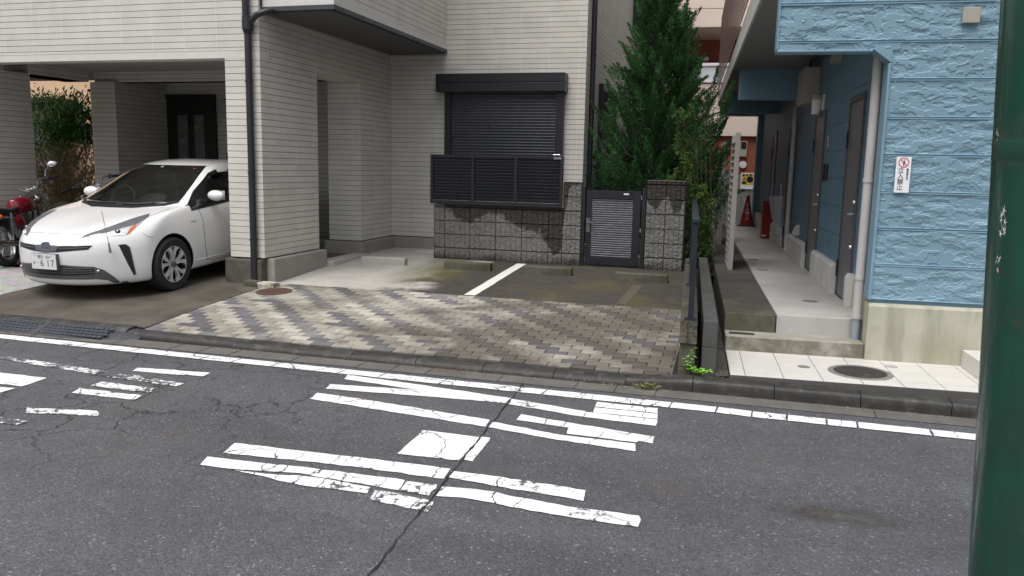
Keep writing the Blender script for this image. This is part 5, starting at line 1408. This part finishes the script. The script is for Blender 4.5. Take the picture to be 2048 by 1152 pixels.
# wheels
def wheel(x, y, out):
    tyre = MB().lathe([(.205, -.10), (.29, -.108), (.312, -.09), (.317, -.05), (.317, .05), (.312, .09), (.29, .108), (.215, .10)], axis='x', n=56, cap=False)
    w = obj('wheel', tyre, MAT['tyre'], car, local=True, smooth=35)
    rim = MB().lathe([(.217, .096), (.208, .102), (.200, .088), (.195, .02), (0, .02)], axis='x', n=48, cap=False)
    r1 = obj('rim_dish', rim, MAT['carblack'], w, local=True, smooth=40)
    sp = MB()
    for kk in range(5):
        for d in (-1, 1):
            a = 2 * math.pi * kk / 5 + R(18); b0 = a + d * R(7); b1 = a + d * R(20)
            P = []
            for rr, ang, wd, h in ((.035, a + d * R(16), .016, .085), (.10, b0 + d * R(3), .014, .098), (.16, a + d * R(13), .020, .100), (.205, b1, .036, .100)):
                P.append((rr, ang, wd, h))
            for (r0, a0, w0, h0), (r1_, a1, w1, h1) in zip(P, P[1:]):
                e0 = Vector((0, math.cos(a0), math.sin(a0))); t0 = Vector((0, -math.sin(a0), math.cos(a0))); e1 = Vector((0, math.cos(a1), math.sin(a1))); t1 = Vector((0, -math.sin(a1), math.cos(a1)))
                X = Vector((1, 0, 0)); q = [e0 * r0 - t0 * w0, e0 * r0 + t0 * w0, e1 * r1_ + t1 * w1, e1 * r1_ - t1 * w1]
                hh = [h0, h0, h1, h1]
                sp.add([v + X * h for v, h in zip(q, hh)] + [v + X * (h - .03) for v, h in zip(q, hh)], [(0, 1, 2, 3), (4, 7, 6, 5), (0, 4, 5, 1), (1, 5, 6, 2), (2, 6, 7, 3), (3, 7, 4, 0)])
    s_ = obj('spokes', sp, MAT['alloy'], w, local=True)
    hb = obj('hub_cap', MB().lathe([(.034, .085), (.033, .106), (.026, .108), (0, .108)], axis='x', n=24), MAT['cargrey'], w, local=True, smooth=40)
    br = obj('rim_edge', MB().lathe([(.213, .098), (.211, .103), (.205, .101)], axis='x', n=48, cap=False), MAT['alloy'], w, local=True, smooth=40)
    mt = Matrix.Translation((x, y, .317)) @ (Matrix.Identity(4) if out > 0 else Matrix.Rotation(math.pi, 4, 'Z'))
    for o in (w, r1, s_, hb, br): o.data.transform(mt)
for y in (.96, 3.66):
    wheel(.772, y, 1); wheel(-.772, y, -1)
# door mirrors
for s in (1, -1):
    mb = MB().ball((s * .94, 1.72, 1.06), .1, 20, 14, (1.12, .58, .66)); mr = obj('door_mirror', mb, MAT['carwhite'], car, local=True, smooth=60)
    obj('mirror_foot', MB().tube([(s * .785, 1.78, 1.005), (s * .86, 1.75, 1.01), (s * .93, 1.73, 1.0)], [.032, .03, .04], 10), MAT['carblack'], mr, local=True, smooth=50)
    obj('mirror_glass', MB().obox((s * .94, 1.785, 1.06), (.17, .004, .11)), MAT['chromeb'], mr, local=True)
# corner pole on the wing
cp_ = obj('corner_pole', MB().tube([(.66, .22, .55), (.655, .215, .66)], [.016, .008], 10).tube([(.655, .215, .66), (.615, .20, 1.0)], .0035, 6), M('pole_silver', (.35, .33, .30), .3, .05, metal=.6), car, local=True, smooth=50)
# number plate
pl_ = obj('number_plate', MB().box(-.165, .165, -.027, -.022, .375, .54), M('plate_white', (.70, .71, .72), .4, .02), car, local=True, bevel=.002)
obj('plate_rim', MB().box(-.168, .168, -.024, .02, .372, .543), MAT['cargrey'], pl_, local=True, bevel=.003)
mb = MB()
for ch, x, z, s, b in (('横浜', -.040, .507, .042, 0), ('304', .055, .507, .046, .0), ('ゆ', -.128, .438, .042, 0), ('・', -.080, .440, .05, 0), ('6', -.024, .438, .105, .0), ('1', .058, .438, .105, .0), ('7', .115, .438, .105, .0)):
    q = text_mb(ch, s, lambda a, c, t, x=x, z=z: (x + a * .9, -.0273 - t, z + c), bold=b); mb.add(q.v, q.f)
for x in (-.105, .105): mb.box(x - .006, x + .006, -.028, -.027, .515, .522)
obj('plate_lettering', mb, M('plate_green_black', (.03, .06, .05), .5), pl_, local=True)
# ------------------------------------------------------------------ motorcycles
MAT['tankred'] = M('metallic_red_tank', (.22, .008, .018), .18, .04, coat=1.)
MAT['tankblack'] = M('gloss_black_tank', (.012, .012, .014), .12, .04, coat=1.)
MAT['leather'] = M('black_seat_vinyl', (.018, .018, .019), .5, .08, 20, .1)
MAT['engine'] = M('engine_alloy', (.22, .22, .23), .4, .12, 12, metal=.7)
def motorcycle(loc, rz, label, tank, lean=-12, steer=18, mirrors=True):
    t_ = thing('motorcycle', loc, label, 'motorcycle', rz=rz)
    LN = Matrix.Rotation(R(lean), 4, 'Y')
    def P(name, mb, mat, parent=None, **k):
        mb.xf(LN); return obj(name, mb, mat, parent or t_, local=True, **k)
    def wheel_(y, tag, st=None):
        S_ = Matrix.Identity(4) if st is None else st
        n = 44
        tm = MB().lathe([(.235, -.045), (.275, -.06), (.305, -.045), (.312, 0), (.305, .045), (.275, .06), (.235, .045)], axis='x', n=n); tm.f = tm.f[:-2]
        tm.add([], []); tm.xf(Matrix.Translation((0, y, .312))).xf(S_)
        w = P(tag, tm, MAT['tyre'], smooth=40)
        rm = MB().lathe([(.24, -.04), (.225, -.03), (.222, 0), (.225, .03), (.24, .04)], axis='x', n=n, cap=False).lathe([(.035, -.07), (.05, -.06), (.05, .06), (.035, .07)], axis='x', n=18)
        rm.xf(Matrix.Translation((0, y, .312))).xf(S_); P('rim', rm, MAT['chrome'], w, smooth=40)
        sp = MB()
        for k in range(20):
            a = 2 * math.pi * k / 20; b = a + (.5 if k % 2 else -.5); s = .05 if (k // 2) % 2 else -.05
            sp.tube([(s, y + .045 * math.cos(a), .312 + .045 * math.sin(a)), (s * .3, y + .228 * math.cos(b), .312 + .228 * math.sin(b))], .0025, 5)
        sp.xf(S_); P('spokes', sp, MAT['chrome'], w)
        return w
    piv = Matrix.Translation((0, 1.18, .95)); ST = piv @ Matrix.Rotation(R(steer), 4, Vector((0, -.45, .89))) @ piv.inverted()
    wheel_(0, 'rear_wheel'); wheel_(1.45, 'front_wheel', ST)
    # frame, swing arm, exhaust
    fr = MB()
    for s in (-.09, .09):
        fr.tube([(s, 0, .312), (s * .9, .42, .36)], .02, 8).tube([(s, -.12, .70), (s, .25, .68), (s * .8, .55, .62), (s * .3, 1.14, .92)], .015, 8).tube([(s * .3, 1.14, .86), (s * .8, .92, .25), (s, .45, .25), (s, .40, .66)], .015, 8)
    P('frame', fr, MAT['carblack'], smooth=50)
    for s in (-.14, .14):
        sh_ = MB().tube([(s, .03, .33), (s, .16, .70)], .013, 8)
        for k in range(14): 
            a = Vector((s, .06, .41)).lerp(Vector((s, .145, .65)), k / 13); sh_.lathe([(.028, -.004), (.033, 0), (.028, .004)], c=a, n=12, cap=False)
        P('shock_absorber', sh_, MAT['engine'], smooth=50)
    en = MB().box(-.13, .13, .45, .85, .25, .47)
    for k in range(9): en.box(-.085, .085, .56, .76, .485 + k * .022, .497 + k * .022)
    en.box(-.07, .07, .58, .74, .47, .70).lathe([(.085, .13), (.07, .15), (0, .15)], c=(0, .72, .36), axis='x', n=20).lathe([(.085, .13), (.06, .15), (0, .15)], c=(0, .54, .36), axis='x', n=20)
    P('engine', en, MAT['engine'], bevel=.004)
    ex = MB().tube([(.07, .80, .60), (.10, .92, .52), (.12, .90, .30), (.14, .60, .24), (.15, .25, .26)], .02, 10).tube([(.15, .30, .26), (.16, -.30, .31), (.16, -.45, .33)], [.035, .042, .03], 14)
    P('exhaust', ex, MAT['chromeb'], smooth=50)
    # bodywork
    tk = MB(); n = 24; rows = []
    for i in range(15):
        t = i / 14; y = .50 + .56 * t; w = .135 * (math.sin(math.pi * min(1, .12 + .80 * t)) ** .6); zt = .86 + .07 * math.sin(math.pi * (.15 + .8 * t)); zb = .68 + .03 * t
        if i in (0, 14): w *= .45
        for k in range(n):
            a = 2 * math.pi * k / n; zz = (zt + zb) / 2 + (zt - zb) / 2 * math.copysign(abs(math.sin(a)) ** .8, math.sin(a)); tk.v.append((w * math.copysign(abs(math.cos(a)) ** .7, math.cos(a)), y, zz))
    for i in range(14):
        for k in range(n): tk.f.append((i * n + k, i * n + (k + 1) % n, (i + 1) * n + (k + 1) % n, (i + 1) * n + k))
    tk.f += [tuple(range(n - 1, -1, -1)), tuple(range(14 * n, 15 * n))]
    tko = P('fuel_tank', tk, MAT[tank], smooth=60)
    P('fuel_cap', MB().lathe([(.03, .0), (.03, .014), (.02, .018), (0, .018)], c=(0, .80, .928), n=18), MAT['chromeb'], tko, smooth=40)
    P('tank_badge', MB().ball((-.128, .80, .80), .05, 12, 8, (.12, 1.2, .55)), MAT['carblack'], tko, smooth=60)
    st_ = MB(); rows = 13; m = 14
    for i in range(rows):
        t = i / (rows - 1); y = -.32 + .86 * t; w = .11 + .035 * math.sin(math.pi * min(1, t * 1.3)) - .05 * max(0, t - .7) * 2; zt = .80 - .05 * math.sin(math.pi * t * 1.0) + .03 * (1 - t) + (.0 if t > .5 else .02); zb = .715 - .02 * (1 - t)
        for k in range(m):
            a = 2 * math.pi * k / m; st_.v.append((w * math.copysign(abs(math.cos(a)) ** .6, math.cos(a)), y, (zt + zb) / 2 + (zt - zb) / 2 * math.copysign(abs(math.sin(a)) ** .7, math.sin(a))))
    for i in range(rows - 1):
        for k in range(m): st_.f.append((i * m + k, i * m + (k + 1) % m, (i + 1) * m + (k + 1) % m, (i + 1) * m + k))
    st_.f += [tuple(range(m - 1, -1, -1)), tuple(range((rows - 1) * m, rows * m))]
    P('seat', st_, MAT['leather'], smooth=60)
    def fender(y, a0, a1, r, w, mat, st=None):
        mb = MB(); nn = 18; cs = [(-w, -.035), (-w, 0), (-w * .6, .022), (0, .03), (w * .6, .022), (w, 0), (w, -.035)]
        for i in range(nn + 1):
            a = R(a0 + (a1 - a0) * i / nn)
            for x, h in cs: mb.v.append((x, y + (r + h) * math.cos(a), .312 + (r + h) * math.sin(a)))
        c = len(cs); mb.f += [(i * c + k, i * c + k + 1, (i + 1) * c + k + 1, (i + 1) * c + k) for i in range(nn) for k in range(c - 1)]
        if st is not None: mb.xf(st)
        return P('mudguard', mb, mat, smooth=60)
    fender(0, 50, 185, .345, .085, MAT['carblack']); fender(1.45, 30, 150, .34, .07, MAT['carblack'], ST)
    tl = MB().box(-.05, .05, -.40, -.35, .60, .66); P('tail_lamp', tl, MAT['red'], bevel=.01)
    for s in (-1, 1):
        P('indicator', MB().ball((s * .20, -.22, .66), .034, 14, 10, (.8, 1.2, .9)), MAT['amber'], smooth=60)
        P('indicator_stalk', MB().tube([(s * .08, -.20, .66), (s * .17, -.22, .66)], .009, 8), MAT['carblack'], smooth=50)
        f = MB().tube([(s * .10, 1.45, .312), (s * .10, 1.32, .62)], .027, 12).tube([(s * .10, 1.32, .62), (s * .10, 1.16, .98)], .019, 12); f.xf(ST); P('fork', f, MAT['chromeb'], smooth=50)
        P('side_cover', MB().ball((s * .11, .40, .58), .1, 14, 8, (.22, 1.25, .9)), MAT[tank], smooth=60)
    hl = MB().lathe([(.02, -.12), (.07, -.09), (.088, -.02), (.09, .02), (.08, .03)], c=(0, 1.36, .90), axis='y', n=24); hl.xf(ST); P('headlight', hl, MAT['chromeb'], smooth=50)
    for s in (-1, 1):
        mt = MB().lathe([(.038, -.02), (.042, .0), (.04, .03), (0, .03)], c=(s * .05, 1.20, 1.03), axis='z', n=18); mt.xf(ST); P('gauge', mt, MAT['chromeb'], smooth=50)
    hb = MB().tube([(-.42, .93, 1.06), (-.30, 1.0, 1.09), (-.17, 1.10, 1.13), (-.09, 1.14, 1.03), (.09, 1.14, 1.03), (.17, 1.10, 1.13), (.30, 1.0, 1.09), (.42, .93, 1.06)], .013, 10); hb.xf(ST)
    h_ = P('handlebar', hb, MAT['chromeb'], smooth=60)
    for s in (-1, 1):
        g = MB().tube([(s * .30, 1.0, 1.09), (s * .435, .922, 1.056)], .019, 12).obox((s * .27, 1.03, 1.10), (.06, .05, .05)).tube([(s * .27, 1.05, 1.10), (s * .30, 1.06, 1.09), (s * .43, .98, 1.05)], .007, 6); g.xf(ST); P('grip', g, MAT['carblack'], h_, smooth=50)
        if not mirrors: continue
        ms = MB().tube([(s * .26, 1.03, 1.11), (s * .30, 1.05, 1.20), (s * .38, 1.02, 1.245)], .007, 8); ms.xf(ST); P('mirror_stalk', ms, MAT['chromeb'], h_, smooth=50)
        mr = MB().ball((s * .43, 1.0, 1.26), .068, 18, 12, (1.15, .30, .72)); mr.xf(ST); P('mirror', mr, MAT['chromeb'], h_, smooth=60)
    sd = MB().tube([(-.10, .62, .26), (-.26, .56, .05)], .012, 8); P('side_stand', sd, MAT['carblack'], smooth=50)
    return t_
motorcycle((-9.58, 8.60, lot(8.6) - .0), R(20), 'black motorcycle with red fuel tank, left of the white car', 'tankred', -13, 20)
motorcycle((-9.08, 9.40, lot(9.4)), R(24), 'black motorcycle half hidden behind the white car', 'tankblack', -12, 16, False)
# ------------------------------------------------------------------ plants
def leaf_mesh(leaves):
    """leaves: list of (pos, dir, width, length, colour, normal-hint)"""
    vs = []; fs = []; cs = []
    for p, d, w, l, c, s in leaves:
        k = len(vs); vs += [p, p + d * l * .5 + s * w, p + d * l, p + d * l * .5 - s * w]
        fs.append((k, k + 1, k + 2, k + 3)); cs.append(c)
    return [tuple(v) for v in vs], fs, cs
def rvec(r=rnd): 
    while True:
        v = Vector((r.uniform(-1, 1), r.uniform(-1, 1), r.uniform(-1, 1)))
        if .05 < v.length < 1: return v.normalized()
# conifer: plumes that sweep up and out from a tapering trunk
TX, TY = -1.35, 12.75
tree = thing('conifer_tree', (TX, TY, .27), 'tall dark green conifer with upswept plumes behind the gate pier', 'tree')
tp = [(TX, TY, .25), (TX + .02, TY, 1.2), (TX - .02, TY, 2.4), (TX + .03, TY, 3.6), (TX + .02, TY, 4.9)]
obj('trunk', MB().tube(tp, [.11, .09, .07, .045, .015], 10), MAT['bark'], tree, smooth=60)
rt = random.Random(11); lv = []; br = MB()
def crown_r(z):                 # outline: slender top, widest low down
    t = (z - .75) / (4.75 - .75)
    return max(.07, min(.86, 1.16 * (1 - t) ** 1.02))
def plume(base, d, L, n, tone, w0=.11):
    d = d.normalized(); a = d.orthogonal().normalized(); b = d.cross(a)
    for i in range(n):
        t = rt.random() ** .8; rad = w0 * math.sin(math.pi * min(1, .18 + .82 * t) ** .8) * (1.1 - t * .75)
        ang = rt.uniform(0, 2 * math.pi); q = rt.random() ** .5
        o = (a * math.cos(ang) + b * math.sin(ang)); p = base + d * L * t + o * rad * q
        ld = (d * 1.1 + o * .75 + rvec(rt) * .45).normalized()
        s = ld.cross(rvec(rt)).normalized()
        l = rt.uniform(.022, .05); f = rt.uniform(.6, 1.35) * tone
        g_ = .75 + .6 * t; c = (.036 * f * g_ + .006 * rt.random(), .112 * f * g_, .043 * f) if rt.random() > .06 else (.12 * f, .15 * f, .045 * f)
        lv.append((p, ld, rt.uniform(.0045, .008), l * .92, c, s))
for i in range(820):
    z = .75 + 3.85 * rt.random() ** 1.1; ang = rt.uniform(0, 2 * math.pi); R0 = crown_r(z) * rt.uniform(.74, 1.18)
    if math.cos(ang) > .55 and z > 2.1: R0 *= 1.0
    q = rt.uniform(.12, 1.0) ** .7; o = Vector((math.cos(ang), math.sin(ang), 0))
    base = Vector((TX, TY, z)) + o * R0 * q * .8
    d = o * (.75 if z < 3.4 else .45) + Vector((0, 0, .95)) + rvec(rt) * .25
    L = rt.uniform(.28, .66) * (.75 + .45 * R0) 
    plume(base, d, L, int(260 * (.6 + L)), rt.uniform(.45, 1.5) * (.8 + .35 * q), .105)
    if i % 3 == 0: br.tube([(TX, TY, z - .25), tuple(base), tuple(base + d.normalized() * L * .6)], [.02, .011, .004], 5)
# leading shoot, plus long straggling leaders at the right
for x, y, z, dx, dz, L, n in ((TX, TY, 4.35, 0, 1, .7, 420), (TX + .04, TY, 4.0, .05, 1, .6, 360), (TX - .1, TY, 3.9, -.1, 1, .5, 300),
                              (-.95, 12.55, 3.0, .05, 1, .75, 200), (-.88, 12.6, 2.75, .25, 1, .55, 260), (-.62, 12.5, 2.35, .15, 1, .85, 420), (-.50, 12.5, 2.2, .3, .8, .6, 420), (-.42, 12.5, 2.55, .35, .9, .45, 300),
                              (-.55, 12.5, 1.75, .5, .6, .55, 420), (-.75, 12.5, 1.6, .6, .5, .6, 420), (-.60, 12.6, 2.05, .4, .6, .5, 420), (-.8, 12.55, 1.95, .5, .7, .5, 420), (-.45, 12.45, 1.25, .9, .35, .45, 260)):
    plume(Vector((x, y, z)), Vector((dx, -.05, dz)), L, int(n * 1.8), rt.uniform(.8, 1.2), .10)
    br.tube([(TX + .05, TY, z - .35), (x, y, z), tuple(Vector((x, y, z)) + Vector((dx, -.05, dz)).normalized() * L * .8)], [.02, .012, .003], 5)
for i in range(120):         # the low right-hand side spreads over the path entrance
    z = rt.uniform(.8, 2.35); x = TX + .25 + rt.random() * (.75 if z < 1.9 else .55); y = 12.55 + rt.uniform(-.35, .3)
    plume(Vector((x, y, z)), Vector((.45, -.1, .8)) + rvec(rt) * .3, rt.uniform(.25, .42), 130, rt.uniform(.6, 1.2), .11)
# a few bare spiky leaders at the left
for x, z, dx, L in ((-2.05, 2.2, -.45, .6), (-2.2, 1.75, -.8, .5), (-2.12, 1.35, -.9, .45), (-1.9, 2.6, -.4, .5), (-2.0, 1.05, -.7, .45)):
    plume(Vector((x, 12.6, z)), Vector((dx, -.1, .7)), L, 240, .95, .085)
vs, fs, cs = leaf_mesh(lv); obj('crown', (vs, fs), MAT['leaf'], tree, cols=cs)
obj('branches', br, MAT['bark'], tree)
# yellow-green climber hanging over the pier
vine = thing('climbing_fern', (-.62, 11.62, .25), 'yellow-green feathery climber hanging between the conifer and the path', 'plant')
lv = []; st = MB(); rv = random.Random(5)
for i in range(90):
    x = -.78 + .30 * rv.random(); y = 11.55 + rv.uniform(-.14, .18); z = .55 + 1.95 * (i / 90) + rv.uniform(-.1, .1)
    if z > 1.5: x = -.98 + .34 * rv.random()
    if z > 2.2: x = -.92 + .18 * rv.random()
    d = Vector((rv.uniform(-.5, .5), rv.uniform(-.7, .1), rv.uniform(-.5, .9))).normalized(); L = rv.uniform(.12, .26); P = Vector((x, y, z)); pts = [P.copy()]
    for k in range(9):
        d = (d + Vector((rv.uniform(-.15, .15), rv.uniform(-.15, .1), -.11))).normalized(); P = P + d * L / 9; pts.append(P.copy())
        for q in range(11):
            ld = (rvec(rv) + d * .6).normalized(); f = rv.uniform(.55, 1.3); c = (.15 * f, .20 * f, .04 * f) if rv.random() < .28 + .25 * (1.2 < z < 2.0) else (.045 * f, .11 * f, .03 * f)
            lv.append((P + rvec(rv) * .03, ld, rv.uniform(.0035, .0075), rv.uniform(.022, .05), c, ld.cross(rvec(rv)).normalized()))
    st.tube(pts, [.004] * 5 + [.003] * 5, 4)
for i in range(60):          # full skirt of fronds down to the handrail
    P = Vector((rv.uniform(-.80, -.42), 11.5 + rv.uniform(-.2, .25), rv.uniform(.35, 1.35)))
    for q in range(85):
        ld = (rvec(rv) + Vector((0, -.2, .25))).normalized(); f = rv.uniform(.5, 1.25)
        lv.append((P + rvec(rv) * rv.uniform(.02, .12), ld, rv.uniform(.004, .008), rv.uniform(.025, .055), (.055 * f, .125 * f, .035 * f) if rv.random() > .2 else (.14 * f, .19 * f, .05 * f), ld.cross(rvec(rv)).normalized()))
for k in range(7):
    x = -.75 + .06 * k; st.tube([(x, 11.6, .25), (x - .03, 11.55, 1.0), (x - .10, 11.58, 1.8), (x - .16, 11.6, 2.45)], [.007, .006, .005, .003], 5)
vs, fs, cs = leaf_mesh(lv); obj('foliage', (vs, fs), MAT['leaf'], vine, cols=cs); obj('stem', st, MAT['bark'], vine)

def broad_plant(name, loc, stems, label, cat='weed', leafcol=(.12, .26, .05), seed=1, lw=.022, ll=.055):
    r_ = random.Random(seed); t_ = thing(name, loc, label, cat); lv = []; st = MB()
    for (dx, dy, h, n, spread) in stems:
        top = Vector((dx, dy, h)); st.tube([(0, 0, 0), tuple(top * .5 + Vector((dx * .2, 0, 0))), tuple(top)], [.004, .003, .002], 5)
        for i in range(n):
            t = .25 + .75 * i / max(1, n - 1); p = top * t; a = i * 2.4 + r_.uniform(-.3, .3)
            d = Vector((math.cos(a) * spread, math.sin(a) * spread, r_.uniform(.0, .5))).normalized(); s = d.cross(Vector((0, 0, 1))).normalized()
            f = r_.uniform(.75, 1.25); lv.append((p, d, lw * r_.uniform(.7, 1.1), ll * r_.uniform(.7, 1.2), tuple(q * f for q in leafcol), s))
    vs = []; fs = []; cs = []
    for p, d, w, l, c, s in lv:            # bent leaf: two halves folded along the midrib
        k = len(vs); up = d.cross(s); m = p + d * l * .5 - up * .004
        vs += [p, m + s * w + up * .006, p + d * l - Vector((0, 0, l * .25)), m - s * w + up * .006, m]
        fs += [(k, k + 4, k + 1), (k + 4, k + 2, k + 1), (k, k + 3, k + 4), (k + 4, k + 3, k + 2)]; cs += [c] * 4
    vs = [tuple(v) for v in vs]
    obj('leaves', (vs, fs), MAT['leaf'], t_, local=True, cols=cs); obj('stem', st, M(name + '_stem', (.12, .20, .05), .6), t_, local=True)
    return t_
broad_plant('upright_weed', (-.345, 6.40, .09), [(.0, -.02, .17, 9, 1), (.02, .0, .21, 9, 1), (-.03, 0, .14, 6, 1)], 'pale green upright weed against the end of the dark wall', leafcol=(.17, .32, .08), seed=3, lw=.015, ll=.05)
broad_plant('leafy_weed', (-.27, 6.37, .098), [(.05, -.02, .05, 8, 1), (-.04, -.02, .06, 9, 1), (.0, -.04, .05, 9, 1), (.09, .0, .04, 7, 1), (-.08, .01, .045, 7, 1)], 'bright green leafy weed spreading over the kerb top', leafcol=(.20, .45, .05), seed=5, lw=.017, ll=.045)
broad_plant('gutter_weed', (-.64, 6.135, .005), [(.05, -.01, .05, 12, 1), (-.05, -.02, .04, 12, 1), (.0, -.02, .06, 12, 1), (.10, .0, .03, 10, 1), (-.1, .0, .03, 10, 1)], 'olive weed with dry stems growing in the gutter', leafcol=(.20, .21, .07), seed=8, lw=.008, ll=.028)
# dry leaf litter lying in the gutter
r_ = random.Random(4); lv = []
for i in range(150):
    a = (-2.30, 6.12, .14, .035) if i < 95 else (-.85, 6.13, .16, .03)
    p = Vector((r_.gauss(a[0], a[2]), min(6.165, r_.gauss(a[1], a[3])), .008 + .012 * r_.random())); d = Vector((r_.uniform(-1, 1), r_.uniform(-1, 1), r_.uniform(-.2, .5))).normalized()
    f = r_.uniform(.6, 1.3); lv.append((p, d, .004, .018, (.24 * f, .10 * f, .05 * f) if i < 95 else (.30 * f, .22 * f, .12 * f), d.cross(Vector((0, 0, 1)) + rvec(r_) * .6).normalized()))
vs, fs, cs = leaf_mesh(lv); obj('leaf_litter', (vs, fs), MAT['leaf'], cols=cs, kind='stuff', label='scattered dry brown leaves lying in the gutter', cat='leaves')

# grit washed against the kerb and along the gutter
r_ = random.Random(14); mb = MB()
for i in range(420):
    x = r_.uniform(-4.5, 2.2); y = 6.165 - abs(r_.gauss(0, .05)); s = r_.uniform(.003, .009); z = .005
    p = [Vector((r_.uniform(-1, 1), r_.uniform(-1, 1), r_.uniform(-.1, 1))) * s for _ in range(5)]
    mb.add([(x + q.x, y + q.y, z + abs(q.z)) for q in p], [(0, 1, 2), (0, 2, 3), (0, 3, 4), (1, 2, 4), (1, 3, 4), (2, 3, 4)])
obj('grit', mb, M('pale_grit', (.24, .22, .19), .9, .3, 30), kind='stuff', label='pale grit scattered along the foot of the kerb', cat='grit')

# garden behind the carport: leafy shrub, dry grasses, ochre wall
gw = thing('ochre_house', (-19, 19.5, .2), 'ochre plastered neighbouring house seen through the carport opening', 'house')
obj('wall', MB().box(-30, -12, 19.0, 19.4, .0, 7.5), MAT['garden'], gw)
obj('eave', MB().box(-30, -18.3, 17.9, 19.0, 3.15, 3.28), M('brown_eave', (.07, .05, .045), .7), gw)
gf = thing('dark_shed_wall', (-20, 18.2, .2), 'dark shed wall under the brown eave beyond the carport', 'shed')
obj('shed_wall', MB().box(-30, -18.45, 18.1, 18.3, .0, 3.10), M('dark_shed', (.10, .085, .08), .8, .2), gf)
sh = thing('garden_shrub', (-15.6, 15.6, .25), 'green leafy shrub seen through the carport opening', 'shrub')
lv = []; rs = random.Random(2); st = MB()
for i in range(110):
    c = Vector((-15.5 + rs.gauss(0, .75), 15.6 + rs.uniform(-.5, .5), min(3.0, 2.35 + rs.gauss(0, .36))))
    d0 = (c - Vector((-15.4, 15.9, 1.2))).normalized(); tone = rs.uniform(.55, 1.35)
    for k in range(55):
        p = c + Vector((rs.gauss(0, .16), rs.gauss(0, .14), rs.gauss(0, .14))); d = (d0 + rvec(rs) * .8 - Vector((0, 0, .25))).normalized(); f = rs.uniform(.6, 1.4) * tone
        lv.append((p, d, rs.uniform(.014, .026), rs.uniform(.09, .17), (.045 * f, .12 * f, .035 * f) if rs.random() > .12 else (.16 * f, .2 * f, .04 * f), d.cross(Vector((0, 0, 1)) + rvec(rs) * .5).normalized()))
for i in range(9): st.tube([(-15.4 + rs.uniform(-.4, .4), 15.6, .2), (-15.5 + rs.gauss(0, .5), 15.6, 1.3), (-15.5 + rs.gauss(0, .7), 15.6, 2.3)], [.03, .02, .006], 6)
vs, fs, cs = leaf_mesh(lv); obj('foliage', (vs, fs), MAT['leaf'], sh, cols=cs); obj('stem', st, MAT['bark'], sh)
dg = thing('dry_brush', (-14.2, 14.0, .25), 'dry straw-coloured brush in front of the shrub behind the motorcycles', 'shrub')
lv = []; st = MB(); rs = random.Random(6)
for i in range(240):
    x = -13.8 + rs.gauss(0, .65); y = 13.9 + rs.uniform(-.5, .5); d = Vector((rs.uniform(-.5, .5), rs.uniform(-.3, .3), 1)).normalized(); P = Vector((x, y, .25)); pts = [P.copy()]
    for k in range(8):
        d = (d + rvec(rs) * .25 + Vector((0, 0, -.03 * k))).normalized(); P = P + d * rs.uniform(.15, .26); pts.append(P.copy())
        for q in range(2):
            ld = (d + rvec(rs) * .9).normalized(); f = rs.uniform(.5, 1.3); lv.append((P, ld, .008, rs.uniform(.08, .2), (.26 * f, .19 * f, .09 * f) if rs.random() > .25 else (.12 * f, .14 * f, .04 * f), ld.cross(rvec(rs)).normalized()))
    st.tube(pts, .006, 4, cap=False)
vs, fs, cs = leaf_mesh(lv); obj('foliage', (vs, fs), MAT['leaf'], dg, cols=cs); obj('stem', st, M('dry_stem', (.30, .22, .13), .8, .3), dg)
